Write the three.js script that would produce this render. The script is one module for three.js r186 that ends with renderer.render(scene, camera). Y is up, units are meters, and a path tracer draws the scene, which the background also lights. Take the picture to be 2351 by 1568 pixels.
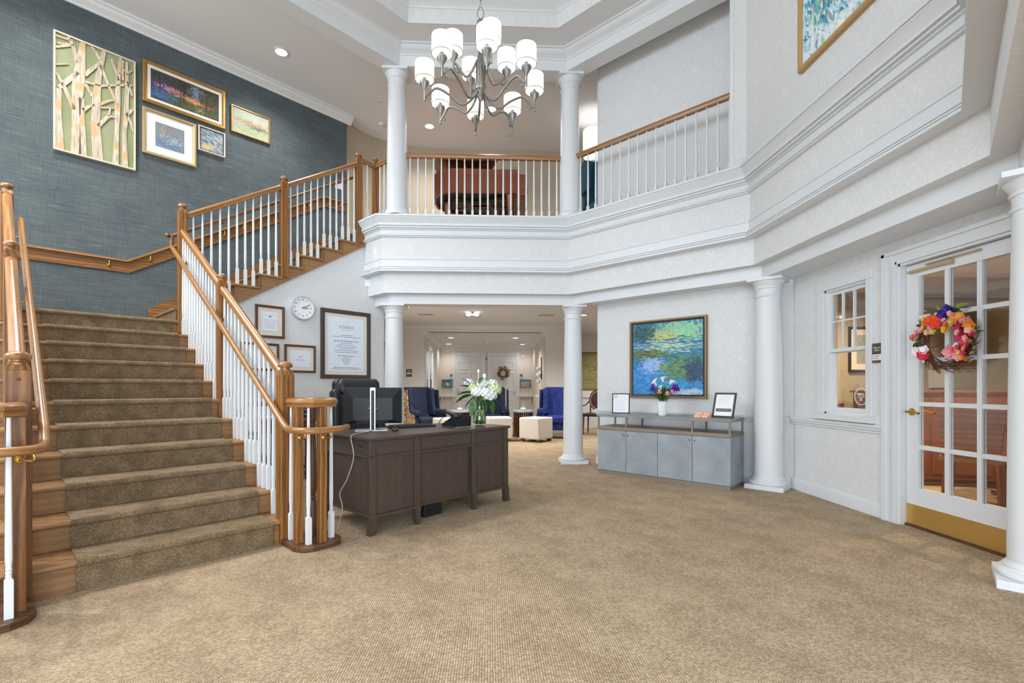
import * as THREE from 'three';
import { RoundedBoxGeometry } from 'three/addons/geometries/RoundedBoxGeometry.js';
import { mergeGeometries, toCreasedNormals } from 'three/addons/utils/BufferGeometryUtils.js';
import { RectAreaLightUniformsLib } from 'three/addons/lights/RectAreaLightUniformsLib.js';
import { FontLoader } from 'three/addons/loaders/FontLoader.js';
import { TextGeometry } from 'three/addons/geometries/TextGeometry.js';

// ------------------------------------------------------------------ camera, sky, daylight, exposure
const scene = new THREE.Scene();
const renderer = new THREE.WebGLRenderer({ antialias: true });
renderer.toneMapping = THREE.LinearToneMapping;
renderer.toneMappingExposure = 0.99;
renderer.shadowMap.enabled = true;
RectAreaLightUniformsLib.init();
scene.background = new THREE.Color(0.75, 0.9, 1.15);

const FPX = 1090, HORIZON = 888.5, YAW = 2.62;
const camera = new THREE.PerspectiveCamera(2 * Math.atan(784 / FPX) * 180 / Math.PI, 2351 / 1568, 0.05, 200);
camera.position.set(0, 1.15, 0);
camera.rotation.y = -YAW * Math.PI / 180;
camera.setViewOffset(2351, 1568, 0, -(HORIZON - 784), 2351, 1568);
scene.add(camera);

// daylight entering through the glazed front of the building, behind the camera
function windowLight(x, y, z, w, h, k, tx, ty, tz) {
  const l = new THREE.RectAreaLight(new THREE.Color(0.8, 0.91, 1.0), k, w, h);
  l.position.set(x, y, z); l.lookAt(tx, ty, tz); scene.add(l);
}
const DAY = 7.5;
windowLight(-.3, 1.2, 2.16, 5.8, 2.0, DAY, -.3, 1.2, -5);
windowLight(-1.0, 4.85, 2.16, 6.4, 1.7, DAY * .75, -1.0, 4.85, -5);

windowLight(-6.3, 4.2, -.9, 3.8, 2.6, 10.5, 0, 4.2, -.9);

// ------------------------------------------------------------------ numbers and helpers
const q = Math.SQRT1_2, PI = Math.PI;
const AB = (a, b, y = 0) => new THREE.Vector3((a - b) * q, y, -(a + b) * q);   // stair axes: a to the back right, b to the back left
let seed = 7;
const rnd = () => { seed = (seed * 1664525 + 1013904223) >>> 0; return seed / 4294967296; };
const rr = (a, b) => a + (b - a) * rnd();
const used = {};
function numbered(n) { const k = used[n] = (used[n] ?? -1) + 1; return k ? n + '_' + String(k).padStart(3, '0') : n; }
function tag(o, label, category, group, kind) {
  o.userData.label = label; o.userData.category = category;
  if (group) o.userData.group = group;
  if (kind) o.userData.kind = kind;
  return o;
}
function thing(name, label, category, pos = [0, 0, 0], turn = 0, group, kind) {
  const o = new THREE.Group(); o.name = numbered(name); scene.add(o);
  if (pos.isVector3) o.position.copy(pos); else o.position.set(...pos);
  o.rotation.y = turn; tag(o, label, category, group, kind); return o;
}
function add(name, geo, mat, parent) {
  const g = Array.isArray(geo) ? merge(geo) : geo;
  const m = new THREE.Mesh(g, mat); m.name = parent === scene ? numbered(name) : name;
  m.castShadow = m.receiveShadow = true; parent.add(m); return m;
}
function struct(name, geo, mat, label, category) { return tag(add(name, geo, mat, scene), label, category, null, 'structure'); }
function merge(list) {
  return mergeGeometries(list.map(g => {
    g = g.index ? g.toNonIndexed() : g.clone();
    for (const k of Object.keys(g.attributes)) if (!['position', 'normal', 'uv'].includes(k)) g.deleteAttribute(k);
    g.morphAttributes = {}; g.groups = [];
    return g;
  }), false);
}
// texture coordinates in metres, by the way each face points; g = axis of the grain
function boxUV(geo, g = 'x', off = null) {
  if (geo.index) geo = geo.toNonIndexed();
  const p = geo.attributes.position, uv = new Float32Array(p.count * 2);
  const o = off ?? [rr(0, 3), rr(0, 3)];
  const A = new THREE.Vector3(), B = new THREE.Vector3(), C = new THREE.Vector3();
  for (let i = 0; i < p.count; i += 3) {
    A.fromBufferAttribute(p, i); B.fromBufferAttribute(p, i + 1); C.fromBufferAttribute(p, i + 2);
    B.sub(A); C.sub(A); B.cross(C);
    const ax = Math.abs(B.x), ay = Math.abs(B.y), az = Math.abs(B.z);
    for (let k = 0; k < 3; k++) {
      const x = p.getX(i + k), y = p.getY(i + k), z = p.getZ(i + k);
      let u, v;
      if (ax >= ay && ax >= az) { u = z; v = y; if (g === 'y') { u = y; v = z; } }
      else if (ay >= az) { u = x; v = z; if (g === 'z') { u = z; v = x; } }
      else { u = x; v = y; if (g === 'y') { u = y; v = x; } }
      uv[(i + k) * 2] = u + o[0]; uv[(i + k) * 2 + 1] = v + o[1];
    }
  }
  geo.setAttribute('uv', new THREE.BufferAttribute(uv, 2));
  return geo;
}
// box between two corners, edges rounded by r, uv in metres
function bx(x0, x1, y0, y1, z0, z1, r = 0, g = 'x', off = null) {
  const w = x1 - x0, h = y1 - y0, d = z1 - z0;
  r = Math.min(r, w * .45, h * .45, d * .45);
  const geo = r > 0 ? new RoundedBoxGeometry(w, h, d, r > .02 ? 3 : 1, r) : new THREE.BoxGeometry(w, h, d);
  geo.translate((x0 + x1) / 2, (y0 + y1) / 2, (z0 + z1) / 2);
  return boxUV(geo, g, off);
}
function lathe(pts, seg = 20) {
  const geo = new THREE.LatheGeometry(pts.map(p => new THREE.Vector2(Math.max(p[0], 0.0001), p[1])), seg);
  const uv = geo.attributes.uv, p = geo.attributes.position;
  let rm = 0; for (const t of pts) rm = Math.max(rm, t[0]);
  for (let i = 0; i < uv.count; i++) uv.setXY(i, p.getY(i), uv.getX(i) * 2 * PI * rm);
  return toCreasedNormals(geo, 0.7);
}
const at = (geo, x, y, z) => geo.clone().translate(x, y, z);
function tube(pts, r, seg = 24, rad = 8, closed = false) {
  const c = new THREE.CatmullRomCurve3(pts.map(p => p.isVector3 ? p : new THREE.Vector3(...p)), closed, 'catmullrom', 0.5);
  const g = new THREE.TubeGeometry(c, seg, r, rad, closed);
  const uv = g.attributes.uv, L = c.getLength();
  for (let i = 0; i < uv.count; i++) uv.setXY(i, uv.getX(i) * L, uv.getY(i) * 2 * PI * r);
  return g;
}
function rod(p0, p1, r, rad = 10, r1 = r) {
  const a = p0.isVector3 ? p0 : new THREE.Vector3(...p0), b = p1.isVector3 ? p1 : new THREE.Vector3(...p1);
  const d = b.clone().sub(a), L = d.length();
  const g = new THREE.CylinderGeometry(r1, r, L, rad, 1);
  const uv = g.attributes.uv, p = g.attributes.position;
  for (let i = 0; i < uv.count; i++) uv.setXY(i, p.getY(i), uv.getX(i) * 2 * PI * r);
  g.applyQuaternion(new THREE.Quaternion().setFromUnitVectors(new THREE.Vector3(0, 1, 0), d.normalize()));
  return g.translate((a.x + b.x) / 2, (a.y + b.y) / 2, (a.z + b.z) / 2);
}
function ball(r, x = 0, y = 0, z = 0, sx = 1, sy = 1, sz = 1, seg = 14) {
  return new THREE.SphereGeometry(r, seg, Math.ceil(seg * .7)).scale(sx, sy, sz).translate(x, y, z);
}
// profile [[o, y] ...] run along a level path [[x, z] ...] with mitred corners; o is measured to the left of the walking direction
function sweep(prof, path, { closed = false, caps = true, solid = false, crease = 0.35 } = {}) {
  const n = path.length, segs = closed ? n : n - 1, pos = [], uvs = [];
  const nor = [];
  for (let i = 0; i < segs; i++) {
    const [x0, z0] = path[i], [x1, z1] = path[(i + 1) % n]; const L = Math.hypot(x1 - x0, z1 - z0);
    nor.push([(z1 - z0) / L, -(x1 - x0) / L]);
  }
  const mit = path.map((_, i) => {
    const a = closed || i > 0 ? nor[(i - 1 + segs) % segs] : nor[0], b = closed || i < n - 1 ? nor[i % segs] : nor[segs - 1];
    const k = 1 + a[0] * b[0] + a[1] * b[1]; return [(a[0] + b[0]) / k, (a[1] + b[1]) / k];
  });
  const P = (i, j) => { const m = mit[i % n], c = path[i % n], t = prof[j % prof.length]; return [c[0] + m[0] * t[0], t[1], c[1] + m[1] * t[0]]; };
  const np = solid ? prof.length : prof.length - 1;
  let dist = 0;
  for (let i = 0; i < segs; i++) {
    const L = Math.hypot(path[(i + 1) % n][0] - path[i][0], path[(i + 1) % n][1] - path[i][1]);
    let arc = 0;
    for (let j = 0; j < np; j++) {
      const t0 = prof[j], t1 = prof[(j + 1) % prof.length], w = Math.hypot(t1[0] - t0[0], t1[1] - t0[1]);
      const a = P(i, j), b = P(i + 1, j), c = P(i + 1, j + 1), d = P(i, j + 1);
      const U0 = dist, U1 = dist + L, V0 = t0[1], V1 = Math.abs(t1[1] - t0[1]) > w * .3 ? t1[1] : t0[1] + w;
      pos.push(...a, ...b, ...c, ...a, ...c, ...d); uvs.push(U0, V0, U1, V0, U1, V1, U0, V0, U1, V1, U0, V1); arc += w;
    }
    dist += L;
  }
  if (caps && solid && !closed) for (const i of [0, n - 1]) {
    const tri = THREE.ShapeUtils.triangulateShape(prof.map(p => new THREE.Vector2(p[0], p[1])), []);
    for (const f of tri) for (const j of (i ? f : [f[2], f[1], f[0]])) { pos.push(...P(i, j)); uvs.push(prof[j][0], prof[j][1]); }
  }
  const g = new THREE.BufferGeometry();
  g.setAttribute('position', new THREE.Float32BufferAttribute(pos, 3));
  g.setAttribute('uv', new THREE.Float32BufferAttribute(uvs, 2));
  g.computeVertexNormals();
  return toCreasedNormals(g, crease);
}
// closed 2D section [[s, u] ...] (s sideways, u upward) run along 3D points whose plan is straight or bent
function sweep3(sec, pts, closed = false) {
  pts = pts.map(p => p.isVector3 ? p : new THREE.Vector3(...p));
  const n = pts.length, pos = [], uvs = [], dirs = [];
  for (let i = 0; i < n - 1; i++) dirs.push(pts[i + 1].clone().sub(pts[i]).normalize());
  const Y = new THREE.Vector3(0, 1, 0);
  const ring = pts.map((p, i) => {
    const d0 = dirs[Math.max(0, i - 1)], d1 = dirs[Math.min(n - 2, i)];
    const t = d0.clone().add(d1).normalize();
    const seg = d1, side = seg.clone().cross(Y).normalize(), up = side.clone().cross(seg).normalize();
    return sec.map(([s, u]) => {
      const v = side.clone().multiplyScalar(s).addScaledVector(up, u).add(p);
      const k = p.clone().sub(v).dot(t) / seg.dot(t); return v.addScaledVector(seg, k);
    });
  });
  let dist = 0;
  for (let i = 0; i < n - 1; i++) {
    const L = pts[i].distanceTo(pts[i + 1]); let arc = 0;
    for (let j = 0; j < sec.length; j++) {
      const k = (j + 1) % sec.length, a = ring[i][j], b = ring[i + 1][j], c = ring[i + 1][k], d = ring[i][k], w = a.distanceTo(d);
      for (const [v, u0, v0] of [[a, dist, arc], [c, dist + L, arc + w], [b, dist + L, arc], [a, dist, arc], [d, dist, arc + w], [c, dist + L, arc + w]]) { pos.push(v.x, v.y, v.z); uvs.push(u0, v0); }
      arc += w;
    }
    dist += L;
  }
  const tri = THREE.ShapeUtils.triangulateShape(sec.map(p => new THREE.Vector2(...p)), []);
  for (const i of [0, n - 1]) for (const f of tri) for (const j of (i ? f : [f[2], f[1], f[0]])) { const v = ring[i][j]; pos.push(v.x, v.y, v.z); uvs.push(sec[j][0], sec[j][1]); }
  const g = new THREE.BufferGeometry();
  g.setAttribute('position', new THREE.Float32BufferAttribute(pos, 3));
  g.setAttribute('uv', new THREE.Float32BufferAttribute(uvs, 2));
  g.computeVertexNormals();
  return toCreasedNormals(g, 0.6);
}
// outline [[x, y] ...] with thickness d in z (from 0 to d)
function plate(pts, d, bevel = 0, holes = []) {
  const s = new THREE.Shape(pts.map(p => new THREE.Vector2(...p)));
  for (const h of holes) s.holes.push(new THREE.Path(h.map(p => new THREE.Vector2(...p))));
  return new THREE.ExtrudeGeometry(s, { depth: d, bevelEnabled: bevel > 0, bevelThickness: bevel, bevelSize: bevel, bevelSegments: 2, steps: 1, curveSegments: 10 });
}
const flatXZ = (pts, y0, y1, holes = []) => plate(pts.map(([x, z]) => [x, -z]), y1 - y0, 0, holes.map(h => h.map(([x, z]) => [x, -z]))).rotateX(-PI / 2).translate(0, y0, 0);
const circle = (r, n, x = 0, y = 0, a0 = 0) => Array.from({ length: n }, (_, i) => [x + r * Math.cos(a0 + i / n * 2 * PI), y + r * Math.sin(a0 + i / n * 2 * PI)]);

// ------------------------------------------------------------------ procedural textures
const hash = (x, y, s) => { let h = (x * 374761393 + y * 668265263 + s * 1442695041) | 0; h = Math.imul(h ^ (h >>> 13), 1274126177); return ((h ^ (h >>> 16)) >>> 0) / 4294967296; };
function vn(x, y, px, py, s) {   // value noise that repeats every px, py cells
  const xi = Math.floor(x), yi = Math.floor(y), fx = x - xi, fy = y - yi, m = (a, b) => ((a % b) + b) % b;
  const sx = fx * fx * (3 - 2 * fx), sy = fy * fy * (3 - 2 * fy);
  const a = hash(m(xi, px), m(yi, py), s), b = hash(m(xi + 1, px), m(yi, py), s), c = hash(m(xi, px), m(yi + 1, py), s), d = hash(m(xi + 1, px), m(yi + 1, py), s);
  return a + (b - a) * sx + (c - a) * sy + (a - b - c + d) * sx * sy;
}
function tex(w, h, fn, metresX, metresY, srgb = true) {
  const d = new Uint8Array(w * h * 4);
  for (let y = 0; y < h; y++) for (let x = 0; x < w; x++) {
    const c = fn(x / w, y / h, x, y), i = (y * w + x) * 4;
    d[i] = Math.max(0, Math.min(255, c[0])); d[i + 1] = Math.max(0, Math.min(255, c[1])); d[i + 2] = Math.max(0, Math.min(255, c[2])); d[i + 3] = 255;
  }
  const t = new THREE.DataTexture(d, w, h); t.wrapS = t.wrapT = THREE.RepeatWrapping;
  t.magFilter = THREE.LinearFilter; t.minFilter = THREE.LinearMipmapLinearFilter; t.generateMipmaps = true;
  if (srgb) t.colorSpace = THREE.SRGBColorSpace;
  t.repeat.set(1 / metresX, 1 / metresY); t.needsUpdate = true; return t;
}
const mixc = (a, b, t) => [a[0] + (b[0] - a[0]) * t, a[1] + (b[1] - a[1]) * t, a[2] + (b[2] - a[2]) * t];
const std = o => new THREE.MeshStandardMaterial({ roughness: .6, ...o });
const phy = o => new THREE.MeshPhysicalMaterial({ roughness: .6, ...o });
function woodTex(dark, mid, light, s, freq = 1, rings = .42) {
  return tex(1024, 512, (u, v) => {
    const warp = vn(u * 4, v * 6, 4, 6, s) * .05 + vn(u * 10, v * 12, 10, 12, s + 1) * .015;
    const ring = .5 + .5 * Math.sin((v + warp) * 2 * PI * 11 * freq + 3 * vn(u * 2, v * 3, 2, 3, s + 2));
    const fine = vn(u * 24, v * 330, 24, 330, s + 3), pore = vn(u * 40, v * 500, 40, 500, s + 4), broad = vn(u * 2, v * 14, 2, 14, s + 5);
    let t = rings * Math.pow(ring, 1.6) + (.72 - rings) * fine + .3 * broad;
    let c = t < .5 ? mixc(dark, mid, t * 2) : mixc(mid, light, t * 2 - 1);
    if (pore > .8) c = mixc(c, dark, (pore - .8) * 3);
    return c;
  }, 1.1, .42);
}
const T = {};
T.oak = woodTex([82, 48, 17], [132, 86, 38], [166, 116, 58], 11);
T.oakRail = woodTex([112, 72, 32], [152, 104, 54], [176, 128, 72], 21, .6);
T.oakPale = woodTex([124, 88, 52], [146, 107, 67], [164, 126, 84], 31, .8, .3);
T.dark = woodTex([62, 49, 41], [74, 60, 51], [86, 71, 62], 41, 1.2, .1);
T.red = woodTex([78, 26, 10], [134, 56, 24], [170, 88, 40], 51, .7);
T.brown = woodTex([58, 34, 20], [92, 58, 36], [116, 80, 52], 61);
// floor carpet: rows of two-tone loops
const CR = 72, CL = 120;   // rows and loops in a tile of 0.8 m
const loopAt = (u, v) => { const row = Math.floor(u * CR), o = (row % 2) * .5 + .3 * hash(row, 0, 4), l = Math.floor(v * CL + o); return [row, ((l % CL) + CL) % CL, Math.abs((u * CR) % 1 - .5) * 2, Math.abs((v * CL + o) % 1 - .5) * 2]; };
T.carpet = tex(1024, 1024, (u, v, x, y) => {
  const [row, l, ed, el] = loopAt(u, v), h = hash(row, l, 3), f = hash(x, y, 12);
  const broad = vn(u * 5, v * 5, 5, 5, 5) * .6 + vn(u * 19, v * 19, 19, 19, 6) * .4;
  let t = .14 + .42 * h + .36 * f + (broad - .5) * .3;
  const c = mixc([124, 102, 76], [234, 210, 178], Math.min(1, Math.max(0, t)));
  return mixc(c, [92, 74, 54], Math.min(.6, Math.pow(ed, 4) * .42 + Math.pow(el, 5) * .22));
}, .8, .8);
T.carpetBump = tex(1024, 1024, (u, v) => { const [, , ed, el] = loopAt(u, v), k = 255 * (1 - Math.pow(ed, 2.5)) * (1 - .6 * Math.pow(el, 3)); return [k, k, k]; }, .8, .8, false);
// stair runner: fine herringbone of brown, straw and black yarn
T.runner = tex(1024, 1024, (u, v) => {
  const X = u * 320, Y = v * 320, col = Math.floor(X / 8), up = col % 2 ? 1 : -1, s = Y + up * (X % 8) + 1600, st = Math.floor(s * .5) % 160;
  const h = hash(st, col, 2), k = Math.abs((s * .5) % 1 - .5) * 2, b = vn(u * 9, v * 9, 9, 9, 4), n = hash(Math.floor(X), Math.floor(Y), 8);
  let c = mixc([80, 63, 44], [172, 148, 114], Math.min(1, Math.max(0, h * .4 + n * .85 - .16 + (b - .5) * .3)));
  return mixc(c, [52, 40, 28], k * k * .45);
}, .62, .62);
// wallpaper: cream ground with an ogee damask
T.paper = tex(1024, 1024, (u, v) => {
  const U = u * 2, V = v * 2, cu = Math.cos(2 * PI * U), cv = Math.cos(2 * PI * V), s = cu + cv;
  const wob = .2 * Math.sin(2 * PI * U) * Math.sin(4 * PI * V) + .14 * Math.cos(6 * PI * V) * cu + .16 * Math.sin(10 * PI * U) * Math.sin(6 * PI * V) + .1 * Math.cos(14 * PI * V) * Math.cos(6 * PI * U);
  const line = (c, w) => Math.max(0, 1 - Math.abs(s + wob - c) / w);
  const petal = Math.max(0, Math.cos(8 * PI * U) * Math.cos(6 * PI * V)) * (Math.abs(s) > 1 ? 1 : 0);
  let m = Math.min(1, 1.6 * Math.max(line(0, .2), line(1.15, .17), line(-1.15, .17), line(1.75, .12), line(-1.75, .12)) + petal * .35);
  const n = vn(u * 90, v * 90, 90, 90, 3) * .5 + vn(u * 300, v * 300, 300, 300, 4) * .5;
  const c = mixc([231, 230, 228], [238, 238, 237], m * (.55 + .45 * vn(u * 34, v * 34, 34, 34, 8))); return c.map(k => k + (n - .5) * 8);
}, .56, .84);
// slate-blue grasscloth
T.blue = tex(1024, 1024, (u, v) => {
  const h1 = vn(u * 8, v * 260, 8, 260, 1), h2 = vn(u * 22, v * 420, 22, 420, 2), w = vn(u * 300, v * 14, 300, 14, 3), b = vn(u * 5, v * 7, 5, 7, 4), slub = vn(u * 12, v * 90, 12, 90, 5);
  let t = .35 * h1 + .3 * h2 + .22 * w + .2 * b; if (slub > .78) t += (slub - .78) * 1.3;
  return mixc([62, 72, 77], [102, 110, 111], Math.min(1, Math.max(0, (t - .2) * 1.2)));
}, 1.5, 1.5);
T.grey = tex(512, 512, (u, v) => {
  const n = vn(u * 5, v * 5, 5, 5, 1) * .5 + vn(u * 16, v * 16, 16, 16, 2) * .3 + vn(u * 120, v * 120, 120, 120, 3) * .2; return mixc([134, 141, 148], [166, 173, 179], n);
}, .9, .9);
T.velvet = tex(512, 512, (u, v) => {
  const n = vn(u * 40, v * 40, 40, 40, 1), m = vn(u * 12, v * 12, 12, 12, 2); return mixc([8, 20, 70], [40, 74, 160], n > .58 ? .45 + m * .4 : .1 + m * .25);
}, .5, .5);
T.velvetNavy = tex(512, 512, (u, v) => { const n = vn(u * 30, v * 30, 30, 30, 1) * .4 + vn(u * 6, v * 6, 6, 6, 2) * .6; return mixc([7, 14, 32], [20, 36, 68], n); }, .6, .6);
T.floral = tex(512, 512, (u, v) => { const n = vn(u * 22, v * 22, 22, 22, 1) * .6 + vn(u * 50, v * 50, 50, 50, 2) * .4; return n > .52 ? [176, 154, 120] : [88, 66, 48]; }, .5, .5);
T.linen = tex(512, 512, (u, v) => { const n = (vn(u * 8, v * 250, 8, 250, 1) + vn(u * 250, v * 8, 250, 8, 2)) * .5; return mixc([190, 180, 168], [222, 214, 204], n); }, .5, .5);
T.leaf = tex(256, 256, (u, v) => { const n = vn(u * 12, v * 12, 12, 12, 1); return mixc([28, 66, 18], [74, 128, 44], n); }, .2, .2);

const white = std({ color: 0xdadcde, roughness: .42 });
const M = {
  white, ceil: std({ color: 0xe2e5e9, roughness: .9 }), trayTop: std({ color: 0xdcdcdc, roughness: .9 }),
  paper: std({ map: T.paper, color: 0xf0f1f3, roughness: .72 }), blue: std({ map: T.blue, roughness: .85 }),
  beige: std({ color: 0xb5a894, roughness: .9 }), beigeL: std({ color: 0xdcd6cf, roughness: .9 }), cream: std({ color: 0xe3dcd2, roughness: .8 }),
  carpet: std({ map: T.carpet, bumpMap: T.carpetBump, bumpScale: .004, roughness: .97 }), runner: std({ map: T.runner, roughness: .97 }),
  oak: std({ map: T.oak, roughness: .42 }), rail: phy({ map: T.oakRail, roughness: .34, clearcoat: .35, clearcoatRoughness: .25 }), pale: std({ map: T.oakPale, roughness: .5 }),
  maho: phy({ color: 0x7d3d1c, roughness: .3, clearcoat: .5, clearcoatRoughness: .15 }), dark: std({ map: T.dark, roughness: .48 }), red: phy({ map: T.red, roughness: .32, clearcoat: .4, clearcoatRoughness: .2 }), brown: std({ map: T.brown, roughness: .45 }),
  grey: std({ map: T.grey, roughness: .5 }), taupe: std({ color: 0x8d8175, roughness: .45, metalness: .2 }),
  black: std({ color: 0x14161a, roughness: .5 }), blackGloss: std({ color: 0x0b0e14, roughness: .5 }), leather: std({ color: 0x181a1e, roughness: .38 }),
  brass: std({ color: 0xc9a24e, metalness: 1, roughness: .25 }), gold: std({ color: 0xa9834a, metalness: .7, roughness: .4 }), paleGold: std({ color: 0xbfa97f, metalness: .55, roughness: .4 }),
  nickel: std({ color: 0xa9a7a4, metalness: .9, roughness: .32 }), silver: std({ color: 0xcfd2d6, metalness: .7, roughness: .35 }),
  glass: phy({ color: 0xffffff, transmission: 1, thickness: 0, roughness: .02, ior: 1.5 }),
  mat: std({ color: 0xe4dad0, roughness: .9 }), paperW: std({ color: 0xf2f2f2, roughness: .9 }),
  velvet: phy({ map: T.velvet, roughness: .9, sheen: .5, sheenColor: new THREE.Color(.2, .35, .9), sheenRoughness: .5 }), navy: phy({ map: T.velvetNavy, roughness: .9, sheen: .3, sheenColor: new THREE.Color(.2, .3, .6), sheenRoughness: .5 }),
  floral: std({ map: T.floral, roughness: .95 }), linen: std({ map: T.linen, roughness: .95 }),
  leafM: phy({ map: T.leaf, roughness: .55, side: THREE.DoubleSide }), stem: std({ color: 0x4d7a2c, roughness: .6 }),
};
const petal = c => std({ color: c, roughness: .75, side: THREE.DoubleSide });
// lamps
function glow(c, k) { return std({ color: 0xffffff, emissive: c, emissiveIntensity: k, roughness: .6 }); }
const WARM = new THREE.Color(1, .97, .92);
M.lens = glow(new THREE.Color(1, .97, .9), 6);
function downlight(x, y, z, k, label, group, tint = WARM) {
  const t = thing('recessed_light', label, 'ceiling light', [x, y, z], 0, group);
  add('trim_ring', lathe([[.105, 0], [.105, -.006], [.098, -.012], [.08, -.012], [.076, -.004]], 24), M.white, t);
  add('lens', lathe([[0, -.0065], [.077, -.0065], [.077, -.002]], 24), M.lens, t);
  const l = new THREE.SpotLight(tint, k, 0, 1.25, 1, 2);
  l.position.set(x, y - .03, z); l.target.position.set(x, y - 3, z); l.castShadow = true; l.shadow.radius = 3.5; l.shadow.mapSize.set(512, 512);
  scene.add(l, l.target); return t;
}
// ------------------------------------------------------------------ the setting
const L = [-1.44, -7.19], R1 = [1.26, -7.19], R2 = [3.169, -5.281], R3 = [3.169, -2.581], R4 = [1.26, -.672], L4 = [-1.44, -.672], L3 = [-3.349, -2.581], L2 = [-3.349, -5.281];
const ab = (a, b) => [(a - b) * q, -(a + b) * q];
const UP = 3.63, CEIL = 5.95, SOF = 2.38, LOB = 2.67;
const RISE = .1728, T1 = .286, T2 = .277, B1 = 3.59, A2 = 1.99;          // flight 1: nosing k at b = B1 + (k-1) T1; flight 2: nosing k at a = A2 + (k-14) T2
const planar = (g, ax = 'x') => boxUV(g, ax, [0, 0]);

struct('floor', planar(flatXZ([[-6.5, 2.4], [7.3, 2.4], [7.3, -15.8], [-6.5, -15.8]], -.12, 0)), M.carpet, 'beige brown loop carpet covering the whole lobby floor', 'floor');
struct('floor_upper', planar(flatXZ([ab(3.93, 7.95), ab(3.93, 6.5), ab(4.06, 6.46), L, R1, R2, R3, R4, L4, [-6.4, -.672], [-6.4, 2.3], [7.2, 2.3], [7.2, -15.7], [-4, -15.7]], 3.42, UP)), M.carpet, 'carpeted upper hall floor behind the balcony railing', 'floor');

// walls in the stair axes are built as flat pieces: pa = wall at constant a, pbw = wall at constant b
const wallB = (b0, b1, pts, holes) => planar(plate(pts, b1 - b0, 0, holes)).translate(0, 0, -b1).rotateY(PI / 4);          // pts [a, y]
const wallA = (a0, a1, pts) => planar(plate(pts, a1 - a0)).rotateY(PI / 2).translate(a0, 0, 0).rotateY(PI / 4);             // pts [b, y]
struct('wall_stair', wallB(7.85, 7.97, [[-1.12, 0], [4.25, 0], [4.25, CEIL], [-1.12, CEIL]]), M.blue, 'tall slate blue grasscloth wall behind the stairs', 'wall');
const under = a => 2.419 + .624 * (a - A2) - .22;
struct('wall_clock', wallB(6.47, 6.62, [[1.5, 0], [4.13, 0], [4.13, 3.44], [3.93, 3.44], [1.5, under(1.5)]]), M.paper, 'cream damask wall below the upper stair flight with clock and frames', 'wall');
struct('wall_credenza', wallA(6.15, 6.3, [[1.25, 0], [3.87, 0], [3.87, CEIL], [1.25, CEIL]]), M.paper, 'two storey cream damask wall behind the grey credenza', 'wall');
// right wall with window and door
const RX = 3.43;
function wallX(x0, x1, z0, z1, y0, y1) { return bx(x0, x1, y0, y1, z0, z1, 0, 'x', [0, 0]); }
struct('wall_office', [wallX(RX, RX + .12, -5.2, -4.72, 0, SOF + .05), wallX(RX, RX + .12, -4.72, -4.17, 0, .88), wallX(RX, RX + .12, -4.72, -4.17, 2.13, SOF + .05), wallX(RX, RX + .12, -4.17, -3.83, 0, SOF + .05),
  wallX(RX, RX + .12, -3.83, -2.885, 2.17, SOF + .05), wallX(RX, RX + .12, -2.885, 2.3, 0, SOF + .05)], M.paper, 'cream damask wall with office window and glazed door', 'wall');
struct('wall_left', [wallX(-6.47, -6.35, -4.85, -2.85, 0, CEIL), wallX(-6.47, -6.35, 1.05, 2.3, 0, CEIL), wallX(-6.47, -6.35, -2.85, 1.05, 0, 2.9), wallX(-6.47, -6.35, -2.85, 1.05, 5.5, CEIL)], M.cream, 'plain cream side wall beyond the stairs', 'wall');
// front wall behind the camera, glazed on both storeys
function wallZ(x0, x1, y0, y1) { return bx(x0, x1, y0, y1, 2.2, 2.35, 0, 'x', [0, 0]); }
struct('wall_front', [wallZ(-6.4, -3.2, 0, 3.6), wallZ(2.6, 3.5, 0, 3.6), wallZ(-3.2, 2.6, 0, .2), wallZ(-3.2, 2.6, 2.2, 3.6), wallZ(-6.4, 7.2, 3.6, 4.0), wallZ(-6.4, 7.2, 5.7, CEIL), wallZ(-6.4, -4.2, 4, 5.7), wallZ(2.2, 7.2, 4, 5.7)], M.cream, 'entrance wall with tall glazing on two storeys', 'wall');
function glazing(n, x0, x1, y0, y1, nx, ny, label) {
  const t = thing('window_' + n, label, 'window', [(x0 + x1) / 2, y0, 2.27], 0, null, 'structure'); const w = (x1 - x0) / 2, h = y1 - y0;
  const f = [bx(-w, w, 0, .05, -.03, .03), bx(-w, w, h - .05, h, -.03, .03), bx(-w, -w + .05, .05, h - .05, -.03, .03), bx(w - .05, w, .05, h - .05, -.03, .03)];
  for (let i = 1; i < nx; i++) { const x = -w + 2 * w * i / nx; f.push(bx(x - .02, x + .02, .05, h - .05, -.02, .02)); }
  for (let i = 1; i < ny; i++) { const y = h * i / ny; f.push(bx(-w + .05, w - .05, y - .02, y + .02, -.02, .02)); }
  add('window_frame', f, M.white, t);
}
glazing(3, -3.2, 2.6, .2, 2.2, 4, 2, 'white framed entrance glazing behind the viewer');
glazing(4, -4.2, 2.2, 4, 5.7, 6, 2, 'white framed upper window above the entrance');

{ const t = thing('window_5', 'white framed stairwell window in the side wall', 'window', [-6.41, 2.9, -.9], 0, null, 'structure'), f = [bx(-.03, .03, 0, .05, -1.95, 1.95), bx(-.03, .03, 2.55, 2.6, -1.95, 1.95)];
  for (let i = 0; i <= 4; i++) { const z = -1.92 + i * .96; f.push(bx(-.03, .03, .05, 2.55, z - .025, z + .025)); } f.push(bx(-.02, .02, 1.28, 1.32, -1.95, 1.95)); add('window_frame', f, M.white, t); }
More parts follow.
